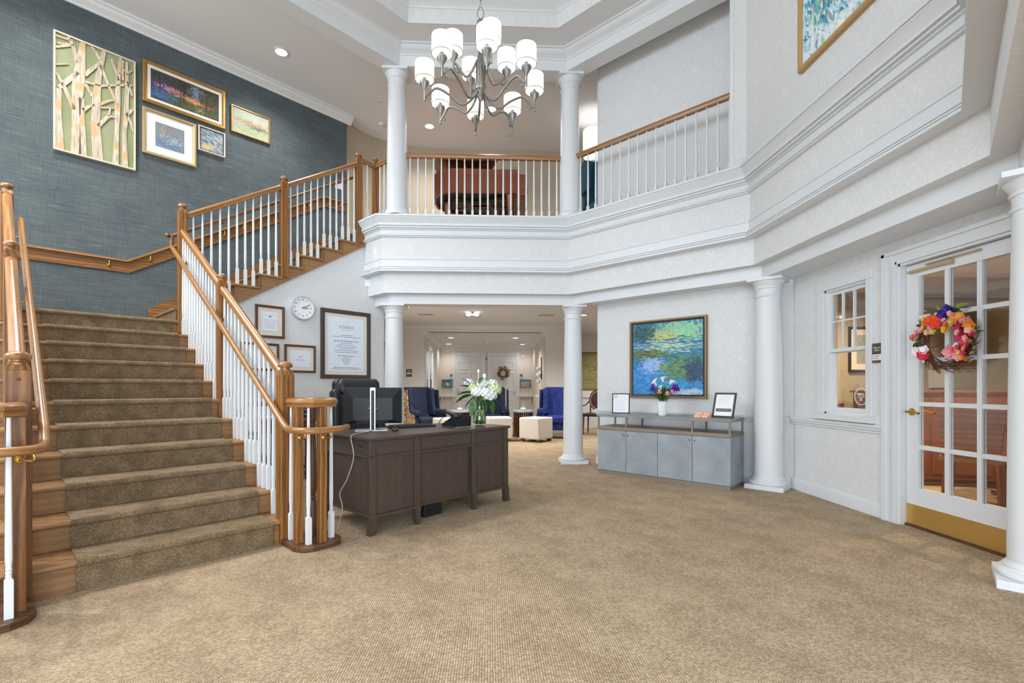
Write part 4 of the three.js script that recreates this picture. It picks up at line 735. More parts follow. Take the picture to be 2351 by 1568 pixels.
// ------------------------------------------------------------------ pictures on the blue wall
const onB = (a, b, y) => AB(a, b, y);
{ // relief of pale trees on a green ground
  const w = .775, h = 1.42, t = thing('tree_relief', 'tall green panel with pale carved bare trees on the blue wall', 'picture', onB(.88, 7.85, 3.975), PI / 4);
  add('frame', rectSweep([[0, 0], [0, .045], [-.008, .048], [-.018, .046], [-.018, 0]], w, h).translate(0, h / 2, 0), std({ color: 0xe3d7bd, metalness: .4, roughness: .4 }), t);
  const green = tex(512, 512, (u, v) => mixc([126, 134, 98], [152, 158, 124], vn(u * 5, v * 3, 5, 3, 2) * .7 + vn(u * 60, v * 60, 60, 60, 3) * .3), 1, 1);
  const bark = tex(512, 512, (u, v) => { const n = vn(u * 60, v * 6, 60, 6, 5), b = vn(u * 4, v * 5, 4, 5, 6); return b > .72 ? mixc([188, 152, 112], [204, 172, 134], n) : mixc([164, 148, 126], [212, 200, 182], n); }, .5, .5);
  add('panel', boxUV(new THREE.BoxGeometry(w - .03, h - .03, .02).translate(0, h / 2, .012)), std({ map: green, roughness: .9 }), t);
  const W = w - .04, H = h - .04;
  const rib = pts => { // [x, y, width] in 0..1 of the panel
    const l = [], r = []; const P = pts.map(p => [(p[0] - .5) * W, p[1] * H + .02, p[2] * W]);
    P.forEach((p, i) => { const a = P[Math.max(0, i - 1)], b = P[Math.min(P.length - 1, i + 1)], d = Math.hypot(b[0] - a[0], b[1] - a[1]), nx = -(b[1] - a[1]) / d, ny = (b[0] - a[0]) / d; const cl = v => Math.max(-W / 2, Math.min(W / 2, v)), cy = v => Math.max(.02, Math.min(H + .02, v)); l.push([cl(p[0] + nx * p[2] / 2), cy(p[1] + ny * p[2] / 2)]); r.push([cl(p[0] - nx * p[2] / 2), cy(p[1] - ny * p[2] / 2)]); });
    return boxUV(plate([...l, ...r.reverse()], .012, .003).translate(0, 0, .024));
  };
  const trunks = [[[.05, 0, .1], [.03, .3, .07], [.04, .52, .06]], [[.25, 0, .13], [.24, .3, .09], [.27, .6, .15], [.3, .8, .12], [.33, 1, .06]], [[.33, 0, .1], [.32, .3, .06], [.31, .5, .07]], [[.52, 0, .13], [.49, .3, .11], [.5, .55, .1], [.53, .75, .07], [.6, 1, .05]], [[.75, 0, .08], [.77, .3, .05], [.78, .55, .07], [.79, .8, .05], [.82, 1, .03]], [[.88, 0, .08], [.87, .3, .05], [.9, .5, .06], [.91, .75, .05], [.9, .98, .03]]];
  const br = [[[.22, .38, .06], [.1, .55, .05], [.0, .65, .035]], [[.04, .53, .05], [.15, .62, .06], [.27, .72, .05]], [[.0, .72, .02], [.15, .76, .01]], [[.26, .8, .05], [.2, .95, .04], [.15, 1, .03]], [[.22, .95, .03], [.08, .9, .035], [0, .87, .025]], [[.2, .98, .03], [0, .97, .03]], [[.18, .94, .025], [.02, .91, .02]], [[.35, .72, .06], [.48, .82, .035], [.54, .88, .02]], [[.36, .66, .035], [.55, .67, .03], [.8, .74, .025], [.98, .78, .015]], [[.36, .64, .04], [.45, .55, .04]], [[.33, .4, .05], [.42, .46, .03], [.48, .48, .03]], [[.55, .86, .04], [.66, .7, .03], [.78, .55, .03]], [[.55, .9, .04], [.48, .97, .03], [.44, 1, .02]], [[.52, .3, .05], [.66, .42, .04], [.74, .43, .02]], [[.66, .42, .025], [.68, .49, .015]], [[.54, .5, .04], [.66, .56, .03], [.72, .58, .02]], [[.53, .47, .02], [.74, .51, .015]], [[.8, .78, .03], [.7, .95, .02]], [[.79, .84, .03], [.88, .9, .015]], [[.92, .5, .05], [.99, .56, .03]], [[.9, .5, .04], [.96, .42, .03], [1, .35, .02]], [[.91, .8, .03], [.98, .68, .02]], [[.9, .86, .02], [.97, .92, .015]], [[.85, .98, .02], [.85, .8, .02]]];
  add('tree_carving', [...trunks, ...br].map(rib), std({ map: bark, roughness: .85 }), t); }
picture('landscape_painting', 'wide gold framed forest painting on the blue wall', 'painting', onB(1.83, 7.85, 4.93), PI / 4, .975, .56, { frame: .05, depth: .045, mat: M.gold, liner: .035, linerMat: M.mat, art: print(700, 330, (x, w, h) => {
  x.fillStyle = '#3a3f38'; x.fillRect(0, 0, w, h);
  strokes(x, w, h, 500, [0, 0, 1, .5], [[46, 58, 44], [70, 62, 48], [40, 52, 74], [90, 84, 58], [56, 40, 40]], [.02, .07], [.008, .03], [-1, 1]);
  strokes(x, w, h, 120, [.55, 0, .75, .6], [[120, 150, 190], [90, 120, 170], [170, 180, 190]], [.02, .05], [.01, .02], [-.6, .6]);
  strokes(x, w, h, 260, [0, .35, .35, .75], [[70, 54, 96], [44, 60, 140], [120, 84, 100], [60, 90, 150]], [.02, .06], [.01, .03], [-.8, .8]);
  strokes(x, w, h, 200, [0, .65, .4, .95], [[40, 80, 180], [50, 100, 190], [90, 130, 60]], [.03, .1], [.006, .02], [-.1, .4]);
  strokes(x, w, h, 420, [.3, .7, 1, 1], [[80, 90, 50], [60, 70, 50], [110, 110, 64], [70, 60, 50]], [.04, .1], [.006, .018], [-.1, .35]);
  strokes(x, w, h, 170, [.35, .52, .95, .68], [[226, 130, 60], [240, 170, 90], [214, 90, 60], [230, 190, 120]], [.03, .08], [.006, .015], [0, .4]);
  strokes(x, w, h, 60, [.1, .4, .45, .55], [[226, 150, 140], [210, 120, 120]], [.01, .03], [.02, .04], [-.3, .3]);
  strokes(x, w, h, 300, [.72, .2, 1, .62], [[66, 58, 44], [50, 50, 44], [96, 88, 60]], [.02, .06], [.01, .03], [-1, 1]);
  for (const [u, v] of [[.12, .1], [.42, .05], [.46, .08], [.8, .2]]) { x.fillStyle = '#33241c'; x.fillRect(u * w, v * h, w * .012, h * .6); }
  strokes(x, w, h, 40, [.6, .72, .78, 1], [[210, 180, 140], [170, 150, 120]], [.02, .05], [.006, .012], [-.2, .3]);
}) }, 'pictures on the blue stair wall');
picture('lake_print', 'gold framed lake print with a wide pale mat on the blue wall', 'picture', onB(1.645, 7.85, 4.25), PI / 4, .612, .61, { frame: .042, depth: .04, mat: M.paleGold, passe: .1, passeMat: std({ color: 0xefe9e1, roughness: .85 }), art: print(420, 420, (x, w, h) => {
  x.fillStyle = '#7b8794'; x.fillRect(0, 0, w, h);
  strokes(x, w, h, 500, [0, 0, 1, .5], [[120, 104, 76], [150, 140, 110], [90, 90, 80], [170, 160, 140]], [.01, .05], [.01, .03], [0, 3]);
  strokes(x, w, h, 500, [0, .45, 1, 1], [[58, 86, 140], [70, 110, 170], [120, 150, 180], [44, 66, 116]], [.04, .12], [.008, .02], [-.1, .1]);
  strokes(x, w, h, 160, [.35, .45, .9, .8], [[210, 210, 190], [226, 214, 180], [160, 190, 200]], [.03, .09], [.006, .02], [-.2, .2]);
  strokes(x, w, h, 60, [.15, .05, .35, .75], [[220, 214, 200], [150, 120, 90]], [.01, .02], [.05, .12], [-.1, .1]);
}) }, 'pictures on the blue stair wall');
picture('wave_painting', 'small square abstract of dark and white waves on the blue wall', 'painting', onB(2.145, 7.85, 4.52), PI / 4, .34, .353, { frame: .018, depth: .04, mat: std({ color: 0xd8d2c8, roughness: .5 }), liner: .012, linerMat: M.black, art: print(360, 360, (x, w, h) => {
  x.fillStyle = '#7d8790'; x.fillRect(0, 0, w, h);
  strokes(x, w, h, 260, [0, 0, 1, 1], [[40, 52, 68], [92, 110, 130], [214, 220, 222], [232, 236, 236], [60, 74, 92]], [.12, .4], [.01, .035], [.35, .75]);
  strokes(x, w, h, 60, [0, .7, .6, 1], [[200, 160, 96], [226, 196, 140]], [.1, .3], [.01, .04], [.2, .5]);
}) }, 'pictures on the blue stair wall');
picture('meadow_painting', 'small gold framed landscape of pale fields high beside the stair railing', 'painting', onB(2.668, 7.85, 4.95), PI / 4, .55, .4, { frame: .022, depth: .04, mat: M.gold, art: print(460, 330, (x, w, h) => {
  x.fillStyle = '#a9ad98'; x.fillRect(0, 0, w, h);
  strokes(x, w, h, 300, [0, 0, 1, .38], [[176, 180, 166], [150, 168, 168], [190, 186, 170]], [.05, .16], [.01, .03], [-.1, .3]);
  strokes(x, w, h, 160, [0, .36, 1, .6], [[150, 112, 78], [176, 150, 114], [124, 80, 56], [190, 176, 150]], [.06, .2], [.008, .02], [.0, .25]);
  strokes(x, w, h, 260, [0, .6, 1, 1], [[150, 158, 100], [118, 154, 130], [168, 160, 106], [136, 164, 154]], [.02, .05], [.02, .06], [-.2, .2]);
  strokes(x, w, h, 40, [.45, .52, 1, .68], [[50, 44, 36], [84, 70, 50]], [.05, .14], [.008, .018], [.1, .35]);
}) }, 'pictures on the blue stair wall');
{ const t = thing('light_switch', 'white double switch plate on the blue wall at the stair head', 'switch', onB(4.09, 7.85, 4.62), PI / 4); add('plate', bx(-.06, .06, 0, .12, 0, .006, .002), M.white, t); add('toggle', [bx(-.03, -.02, .045, .075, .006, .014), bx(.02, .03, .045, .075, .006, .014)], M.white, t); }

// ------------------------------------------------------------------ clock wall
const wd = [f => f, 0];
const cert = (lines, seal, title) => print(300, 400, (x, w, h) => {
  x.fillStyle = '#e9eef6'; x.fillRect(0, 0, w, h); x.strokeStyle = '#9aa6b4'; x.lineWidth = 3; x.strokeRect(10, 10, w - 20, h - 20);
  if (seal) { x.fillStyle = '#5d5d66'; x.fillRect(w / 2 - 26, h * .2, 52, 26); }
  for (let i = 0; i < lines; i++) { const k = .3 + .2 * rnd(); greek(x, w * (.5 - k), w * (.5 + k), h * (.1 + (i > 1 ? .16 : 0) + i * .7 / lines * .9), 5, '#7a8290'); }
});
picture('certificate', 'upright framed certificate beside the clock', 'certificate', onB(2.43, 6.47, 1.785), PI / 4, .362, .42, { frame: .032, depth: .025, mat: M.brown, passe: .055, art: cert(11, true) }, 'framed certificates on the clock wall');
picture('certificate', 'framed certificate half hidden behind the stair balusters', 'certificate', onB(2.3, 6.47, 1.36), PI / 4, .48, .355, { frame: .03, depth: .025, mat: M.brown, passe: .05, art: cert(8, false) }, 'framed certificates on the clock wall');
picture('certificate', 'wide framed certificate left of the big poster', 'certificate', onB(2.82, 6.47, 1.345), PI / 4, .42, .375, { frame: .03, depth: .025, mat: M.brown, passe: .045, art: print(400, 330, (x, w, h) => { x.fillStyle = '#e4e8f4'; x.fillRect(0, 0, w, h); x.fillStyle = '#5b6068'; x.font = 'italic 24px serif'; greek(x, w * .42, w * .62, h * .36, 6, '#555'); greek(x, w * .34, w * .6, h * .46, 5, '#777'); greek(x, w * .28, w * .72, h * .56, 8, '#666'); greek(x, w * .32, w * .7, h * .66, 3, '#999'); }) }, 'framed certificates on the clock wall');
picture('poster', 'large dark framed SUNRISE poster on the clock wall', 'poster', onB(3.49, 6.47, 1.27), PI / 4, .775, .995, { frame: .058, depth: .03, mat: M.dark, passe: .052, art: print(640, 900, (x, w, h) => {
  x.fillStyle = '#e3ebf6'; x.fillRect(0, 0, w, h); x.textAlign = 'center';
  x.strokeStyle = '#a98a6a'; x.lineWidth = 4; for (let i = 0; i < 7; i++) { const a = PI + (i + .5) / 7 * PI; x.beginPath(); x.moveTo(w / 2 + 40 * Math.cos(a), 118 + 40 * Math.sin(a)); x.lineTo(w / 2 + 62 * Math.cos(a), 118 + 62 * Math.sin(a)); x.stroke(); }
  x.fillStyle = '#7a4f58'; x.font = '64px serif'; x.fillText('SUNRISE', w / 2, 180);
  x.font = '20px serif'; x.fillStyle = '#8a7a78'; x.fillText('SENIOR LIVING', w / 2, 214);
  const row = (y, k, s = 9) => greek(x, w * (.5 - k), w * (.5 + k), y, s, '#78818f');
  x.font = 'bold 24px serif'; x.fillStyle = '#5d6672'; row(290, .16, 10); row(318, .4, 9);
  row(388, .35, 13); for (const [i, k] of [[0, .18], [1, .24], [2, .3], [3, .2], [4, .32], [5, .31]]) row(424 + i * 31, k);
  row(636, .24, 12); for (const [i, k] of [[0, .1], [1, .14], [2, .13], [3, .1], [4, .05]]) row(668 + i * 27, k);
  row(836, .36, 11); row(862, .42, 9);
}) });
{ const t = thing('wall_clock', 'round white wall clock above the certificates', 'clock', onB(2.845, 6.47, 2.225), PI / 4), R = .158;
  add('case', lathe([[0, 0], [R, 0], [R + .008, .012], [R + .008, .04], [R + .002, .05], [R - .012, .05], [R - .014, .035]], 48).rotateX(PI / 2), std({ color: 0xc9ced6, roughness: .35, metalness: .2 }), t);
  add('dial', lathe([[0, .034], [R - .013, .034]], 48).rotateX(PI / 2), std({ color: 0xf0f2f4, roughness: .6 }), t);
  const num = []; for (let i = 1; i <= 12; i++) { const a = PI / 2 - i * PI / 6; num.push(geoText([String(i)], [.022]).translate(.112 * Math.cos(a), .112 * Math.sin(a), .0345)); } add('numeral', num, std({ color: 0x4a5058 }), t);
  const hand = (len, w, ang) => bx(-len * .18, len, -w, w, .038, .04).rotateZ(ang);
  add('hour_hand', hand(.068, .004, PI / 2 - (3 + 8 / 60) * PI / 6), M.black, t); add('minute_hand', hand(.1, .003, PI / 2 - 10.6 * PI / 30), M.black, t); add('hub', ball(.007, 0, 0, .04), M.black, t); }

// ------------------------------------------------------------------ pictures on the right
picture('pond_painting', 'square bronze framed blue and green pond painting above the credenza', 'painting', onB(6.15, 2.772, 1.0), -PI / 4, 1.075, 1.07, { frame: .03, depth: .055, deep: .5, mat: std({ color: 0x8f7656, metalness: .45, roughness: .42 }), liner: .018, linerMat: M.black, art: print(900, 900, (x, w, h) => {
  x.fillStyle = '#2f7fb4'; x.fillRect(0, 0, w, h);
  strokes(x, w, h, 500, [0, 0, 1, .28], [[60, 110, 110], [120, 170, 140], [90, 140, 110], [150, 190, 150]], [.02, .07], [.02, .05], [1, 2.1]);
  strokes(x, w, h, 240, [.45, .02, 1, .26], [[130, 200, 180], [160, 210, 180], [120, 190, 160], [170, 200, 120]], [.03, .09], [.02, .05], [.4, 2.6]);
  strokes(x, w, h, 220, [.18, .12, .65, .3], [[214, 196, 130], [196, 180, 110], [170, 180, 110]], [.02, .06], [.01, .03], [-.6, .6]);
  strokes(x, w, h, 200, [0, .02, .3, .25], [[40, 84, 92], [56, 104, 100], [30, 60, 84]], [.02, .06], [.02, .05], [1, 2]);
  strokes(x, w, h, 700, [0, .27, 1, .6], [[24, 104, 150], [40, 130, 170], [20, 84, 130], [60, 150, 170], [30, 70, 100], [90, 170, 180]], [.06, .2], [.008, .025], [-.1, .12]);
  strokes(x, w, h, 130, [0, .26, 1, .42], [[214, 222, 190], [190, 220, 210], [226, 216, 160], [160, 210, 200]], [.05, .13], [.008, .02], [-.06, .06]);
  strokes(x, w, h, 160, [0, .38, .45, .5], [[130, 140, 70], [60, 70, 50], [100, 120, 70]], [.04, .12], [.01, .025], [-.1, .1]);
  strokes(x, w, h, 700, [0, .58, 1, 1], [[50, 130, 210], [70, 150, 220], [36, 110, 190], [90, 160, 226], [60, 140, 200]], [.04, .12], [.015, .04], [-.5, .6]);
  strokes(x, w, h, 160, [.14, .5, .45, .68], [[150, 180, 226], [120, 160, 220], [180, 196, 230]], [.03, .1], [.01, .03], [-.3, .3]);
  strokes(x, w, h, 420, [.48, .5, .98, .78], [[130, 150, 60], [90, 140, 90], [60, 120, 110], [160, 170, 70], [50, 100, 110]], [.03, .1], [.012, .035], [-.4, .5]);
  strokes(x, w, h, 200, [.78, .55, 1, .82], [[40, 60, 84], [60, 70, 90], [40, 90, 130]], [.03, .09], [.015, .04], [-.3, .6]);
  strokes(x, w, h, 160, [0, .8, 1, 1], [[40, 150, 200], [90, 190, 210], [30, 110, 170]], [.02, .07], [.012, .03], [-1, 1]);
  strokes(x, w, h, 140, [.6, .92, 1, 1], [[200, 210, 226], [170, 190, 210]], [.03, .08], [.01, .025], [-.4, .3]);
}, .5) });
picture('abstract_painting', 'large gilt framed blue and green abstract high on the upper gallery wall', 'painting', [2.84, 4.0, -3.36], -PI / 2, 1.68, 1.2, { frame: .05, depth: .05, mat: std({ color: 0xb8935c, roughness: .5, metalness: .1 }), art: print(900, 640, (x, w, h) => {
  x.fillStyle = '#dfe8ee'; x.fillRect(0, 0, w, h);
  strokes(x, w, h, 300, [0, 0, 1, 1], [[220, 230, 238], [196, 216, 226], [150, 210, 190]], [.03, .1], [.015, .04], [1.3, 1.9]);
  strokes(x, w, h, 200, [0, 0, .5, .85], [[90, 170, 140], [170, 200, 140], [60, 130, 120], [110, 180, 170]], [.05, .14], [.01, .03], [1.3, 1.9]);
  strokes(x, w, h, 40, [.15, .1, .3, .7], [[140, 70, 50], [110, 60, 60], [90, 70, 80]], [.05, .12], [.015, .03], [1.3, 1.8]);
  strokes(x, w, h, 160, [0, .45, 1, .95], [[20, 110, 170], [30, 140, 190], [50, 160, 180], [20, 80, 130]], [.04, .1], [.012, .03], [.6, 1.5]);
  strokes(x, w, h, 70, [.05, .8, 1, 1], [[236, 240, 244], [226, 232, 240]], [.05, .12], [.015, .035], [.5, 1.2]);
}) });
easelFrame('black framed letter standing upright at the far end of the credenza', 5.72, 3.234, .235, .27, -PI / 4 + .28, .06, print(300, 360, (x, w, h) => { x.fillStyle = '#eef0f4'; x.fillRect(0, 0, w, h); x.fillStyle = '#c9ccd4'; x.fillRect(20, 14, 70, 60); for (let i = 0; i < 17; i++) greek(x, 24, w - 24 - 60 * rnd(), 90 + i * 15, 3, '#a5abb5'); greek(x, 100, 240, 50, 6, '#999'); }), M.black, .012);
easelFrame('dark framed notice leaning back at the near end of the credenza', 5.68, 1.9, .25, .3, -PI / 4 - .1, .32, print(300, 380, (x, w, h) => { x.fillStyle = '#eeeeec'; x.fillRect(0, 0, w, h); for (let i = 0; i < 6; i++) greek(x, 60, 240 - 20 * rnd(), 40 + i * 22, 3, '#b5b5b2'); x.fillStyle = '#4b5566'; x.fillRect(24, 250, 252, 54); greek(x, 50, 250, 270, 10, '#aeb6c2'); }), std({ color: 0x2e2d2b, roughness: .5 }), .02);
for (let i = 0; i < 4; i++) { const t = thing('card_stack', ['lower', 'upper'][i >> 1] + (i % 2 ? ' near' : ' far') + ' stack of peach coloured cards on the credenza', 'cards', AB(5.6 + .06 * (i >> 1), 2.15 - .085 * (i % 2), .79), -PI / 4, 'peach cards on the credenza');
  const h = i >> 1 ? .05 : .032; add('holder', [bx(-.04, .04, 0, .004, -.02, .025, 0), bx(-.04, .04, 0, h + .01, -.022, -.018)], M.glass, t); add('cards', bx(-.038, .038, .004, h, -.016, .02).translate(0, i >> 1 ? .012 : 0, 0), std({ map: print(128, 96, (x, w, h2) => { x.fillStyle = '#efb795'; x.fillRect(0, 0, w, h2); greek(x, 10, 110, 20, 6, '#e39a76'); greek(x, 10, 90, 44, 6, '#f7d3bd'); }).map }), t); }
// ------------------------------------------------------------------ chandelier
{ const c = [-.08, -3.93], t = thing('chandelier', 'twelve light pewter chandelier with white drum shades', 'chandelier', [c[0], 3.2, c[1]], 0), Y = y => y - 3.2;
  const pew = std({ color: 0x8b8883, metalness: .85, roughness: .35 });
  add('stem', lathe([[.02, Y(3.58)], [.045, Y(3.6)], [.05, Y(3.63)], [.04, Y(3.66)], [.038, Y(3.8)], [.028, Y(3.86)], [.02, Y(3.9)], [.02, Y(4.08)], [.03, Y(4.1)], [.036, Y(4.14)], [.03, Y(4.17)], [.012, Y(4.185)], [0, Y(4.19)]], 20), pew, t);
  add('finial', lathe([[0, Y(3.5)], [.016, Y(3.52)], [.03, Y(3.55)], [.045, Y(3.585)], [.03, Y(3.6)]], 16), pew, t);
  const links = [new THREE.TorusGeometry(.03, .004, 6, 20).scale(.85, 1.5, 1).translate(0, Y(4.235), 0)]; for (let i = 0; i < 44; i++) links.push(new THREE.TorusGeometry(.012, .0025, 5, 12).scale(.8, 1.5, 1).rotateY(i % 2 * PI / 2).translate(0, Y(4.295) + i * .03, 0));
  links.push(lathe([[.065, Y(6.315)], [.065, Y(6.3)], [.04, Y(6.28)], [.01, Y(5.6)]].slice(0, 3), 24), rod([0, Y(5.58), 0], [0, Y(6.3), 0], .004));
  add('chain', links, pew, t);
  const shadeOut = phy({ color: 0xe4e2de, transmission: .5, thickness: 0, roughness: 1 }), shadeIn = std({ color: 0xffffff, emissive: new THREE.Color(1, .96, .9), emissiveIntensity: .6, roughness: .9 });
  const lamp = (ang, R, yb, upper) => {   // ang from the far side, clockwise seen from above; yb = bottom of the shade
    const sx = Math.sin(ang), sz = -Math.cos(ang), x = R * sx, z = R * sz, y = Y(yb), y0 = Y(upper ? 3.84 : 3.6);
    const P = (k, yy) => [sx * k, yy, sz * k];
    const pts = upper ? [P(.03, y0), P(.07, y0 - .09), P(.12, y0 - .16), P(.18, y0 - .12), P(R - .03, y - .1), P(R + .0, y - .08)] : [P(.03, y0), P(.08, y0 - .09), P(.16, y0 - .13), P(.26, y0 - .06), P(.36, y0 - .02), P(R - .03, y - .12), P(R - .005, y - .14)];
    const arm = add('arm', [tube(pts, .0095, 36, 8), tube([P(R + .005, y - .105), P(R - .03, y - .15), P(R - .055, y - .15)], .006, 12, 8)], pew, t);
    const g = (geo) => geo.translate(x, y, z);
    add('candle_cup', g(lathe([[.004, -.175], [.008, -.17], [.007, -.1], [.014, -.075], [.034, -.04], [.04, -.028], [.038, -.02], [.012, -.018], [.012, .03], [0, .03]], 18)), pew, arm);
    const r = .078, h = .135;
    const sh = add('shade', g(lathe([[r, 0], [r, h]], 28)), shadeOut, t);
    add('shade_ring', g(merge([new THREE.TorusGeometry(r, .0022, 5, 32).rotateX(PI / 2), new THREE.TorusGeometry(r, .0018, 5, 32).rotateX(PI / 2).translate(0, h, 0)])), pew, sh);
    add('inner_shade_lamp', g(lathe([[.012, .012], [.055, .014], [.055, h - .012]], 22)), shadeIn, sh);
    const l = new THREE.PointLight(new THREE.Color(1, .98, .95), .2, 0, 2); l.position.set(c[0] + x, yb + .07, c[1] + z); l.castShadow = true; l.shadow.radius = 1.5; scene.add(l);
  };
  for (let i = 0; i < 8; i++) lamp((-7 + i * 45) * PI / 180, .455, 3.64, false);
  for (let i = 0; i < 4; i++) lamp((-22 + i * 90) * PI / 180, .235, 3.85, true);
}
// ------------------------------------------------------------------ ceiling fittings
const G1 = 'recessed lights in the upper ceiling', G2 = 'recessed lights in the lobby ceiling';
downlight(-2.99, CEIL, -6.94, 17, 'recessed ceiling light above the stairs', G1);
downlight(-1.117, CEIL, -8.79, 14, 'recessed ceiling light behind the upper stair column', G1);
downlight(.017, CEIL, -8.2, 14, 'recessed ceiling light seen behind the chandelier', G1);
downlight(2.4, CEIL, -8.3, 8, 'recessed ceiling light at the end of the upper hall', G1);
downlight(-4.6, CEIL, -5.2, 18, 'recessed ceiling light outside the frame above the lower stairs', G1);
downlight(-5.4, CEIL, -2.6, 40, 'recessed ceiling light outside the frame at the side wall', G1);
downlight(-4.1, CEIL, -3.7, 45, 'recessed ceiling light outside the frame beside the lower flight', G1);
downlight(-4.4, CEIL, -.4, 30, 'recessed ceiling light outside the frame near the entrance', G1);
downlight(-1.08, HD, -13.1, 8, 'recessed alcove light on the side of the mirror', G2);
downlight(.7, HD, -13.1, 8, 'recessed alcove light on the side of the wreath door', G2);
downlight(-1.3, HD, -15.0, 2.2, 'recessed alcove light next to the far picture with a white bird', G2);
downlight(1.02, HD, -15.0, 2.2, 'recessed alcove light next to the far blue picture', G2);
downlight(1.95, LOB, -9.9, 24, 'recessed lobby light just past the middle column', G2);
downlight(-1.6, LOB, -9.0, 24, 'recessed lobby light hidden behind the poster column', G2);
downlight(3.4, LOB, -12.2, 18, 'recessed light over the dining corner', G2);
downlight(5.0, 2.5, -4.2, 22, 'recessed light in the office ceiling', 'recessed lights in the office', new THREE.Color(1, .78, .5));
downlight(4.4, 2.5, -5.4, 16, 'recessed light over the office window', 'recessed lights in the office', new THREE.Color(1, .78, .5));
downlight(0, SOF, .9, 20, 'recessed light in the entrance soffit behind the viewer', 'recessed lights in the soffit');
downlight(-2.6, SOF, .9, 20, 'recessed light in the entrance soffit beside the glazing', 'recessed lights in the soffit');
{ const t = thing('ceiling_fixture', 'small twin bulb ceiling fixture with a cross bar in the lobby', 'ceiling light', [-.36, LOB, -9.66], 0);
  add('canopy', lathe([[.07, 0], [.07, -.015], [.02, -.03], [.012, -.09]], 20), M.nickel, t); add('bar', bx(-.17, .17, -.1, -.085, -.012, .012, .003), M.nickel, t);
  add('bulb', [ball(.045, -.08, -.05, 0, 1.2, .7, 1), ball(.045, .08, -.05, 0, 1.2, .7, 1)], glow(WARM, 5), t); const l = new THREE.SpotLight(WARM, 22, 0, 1.45, 1, 2); l.target.position.set(-.36, 0, -9.66); scene.add(l.target); l.position.set(-.36, LOB - .13, -9.66); l.shadow.radius = 3; l.castShadow = true; scene.add(l); }
for (const [x, z, lb] of [[-1.35, -9.95, 'slotted ceiling vent in the lobby on the poster side'], [1.18, -9.95, 'slotted ceiling vent in the lobby near the middle column']]) { const t = thing('ceiling_vent', lb, 'vent', [x, LOB, z], 0, 'lobby ceiling vents'); add('frame', [bx(-.17, .17, -.012, 0, -.11, -.09), bx(-.17, .17, -.012, 0, .09, .11), bx(-.17, -.15, -.012, 0, -.09, .09), bx(.15, .17, -.012, 0, -.09, .09)], M.white, t); for (let i = 0; i < 9; i++) add('slat', bx(-.136 + i * .034 - .008, -.136 + i * .034 + .008, -.008, -.002, -.09, .09).rotateZ(0), std({ color: 0x8d877f }), t); }
for (const [n, lb, x, y, z, r, h] of [['smoke_detector', 'round white smoke detector on the ceiling by the stair column', -1.98, CEIL, -8.75, .055, .045], ['ceiling_sprinkler', 'small flat sprinkler cover on the ceiling over the stair head', -1.86, CEIL, -8.06, .04, .01], ['ceiling_speaker', 'round flat ceiling speaker behind the chandelier', .351, CEIL, -9.0, .1, .014], ['smoke_detector', 'small smoke detector on the alcove ceiling', -.1, HD, -14.6, .06, .05]]) { const t = thing(n, lb, 'fitting', [x, y, z]); add('base_ring', lathe([[r, 0], [r, -h * .4], [r * .9, -h * .5]], 20), M.white, t); add('cover', lathe([[r * .9, -h * .45], [r * .7, -h], [0, -h]], 20), M.white, t); }

// ------------------------------------------------------------------ upper hall
{ // grand piano, keyboard end at the right
  const t = thing('grand_piano', 'polished mahogany grand piano behind the balcony railing', 'piano', [-.17, UP, -8.0], -.03);
  const out = [[-.76, -.3], [-.78, -.05], [-.74, .2], [-.62, .36], [-.42, .43], [-.1, .42], [.25, .4], [.55, .4], [.62, .4], [.62, -.72], [-.1, -.72], [-.35, -.66], [-.55, -.52], [-.68, -.42]].map(([x, z]) => [x, z]);
  const inn = out.map(([x, z]) => [x * .94 - .01, (z + .15) * .93 - .15]);
  add('rim', boxUV(flatXZ(out.slice().reverse(), .62, 1.0, [inn]), 'x'), M.maho, t);
  add('soundboard', boxUV(flatXZ(inn.slice().reverse(), .66, .7)), M.black, t);
  const bm = []; for (const a of [-.5, -.1, .3]) bm.push(bx(-.45, .5, .6, .66, -.04, .04).rotateY(a).translate(0, 0, -.1)); add('underside_beam', bm, M.brown, t);
  add('key_bed', bx(.6, .78, .58, .72, -.7, .42, .02), M.maho, t); add('keys', bx(.64, .76, .72, .735, -.6, .32), M.paperW, t); add('cheek', bx(.58, .77, .7, .92, -.72, -.64, .02), M.maho, t); add('cheek', bx(.58, .77, .7, .92, .34, .42, .02), M.maho, t);
  add('lid', boxUV(flatXZ(out.filter(p => p[0] < .3).concat([[.3, .4]]).slice().reverse(), 0, .02)).rotateX(-.06).rotateZ(-.1).translate(0, 1.16, -.05), M.maho, t);
  add('lid_prop', rod([-.2, 1.0, .3], [-.25, 1.2, .28], .012), M.maho, t); add('music_desk', bx(-.05, .42, 1.0, 1.1, .0, .02, .004).rotateX(-.2), M.maho, t);
  for (const [x, z] of [[.5, .3], [.5, -.6], [-.55, -.1]]) { const l = add('leg', lathe([[.03, .05], [.035, .1], [.045, .3], [.06, .52], [.075, .6], [.08, .64]], 14).translate(x, 0, z), M.maho, t); add('caster', ball(.03, x, .03, z), M.brass, l); }
  add('lyre', [bx(.18, .32, .08, .62, -.17, -.13, .01), bx(.14, .36, .06, .1, -.2, -.1, .01)], M.brown, t); for (let i = 0; i < 3; i++) add('pedal', bx(.2 + i * .045, .225 + i * .045, .06, .075, -.1, .05, .004), M.brass, t); }
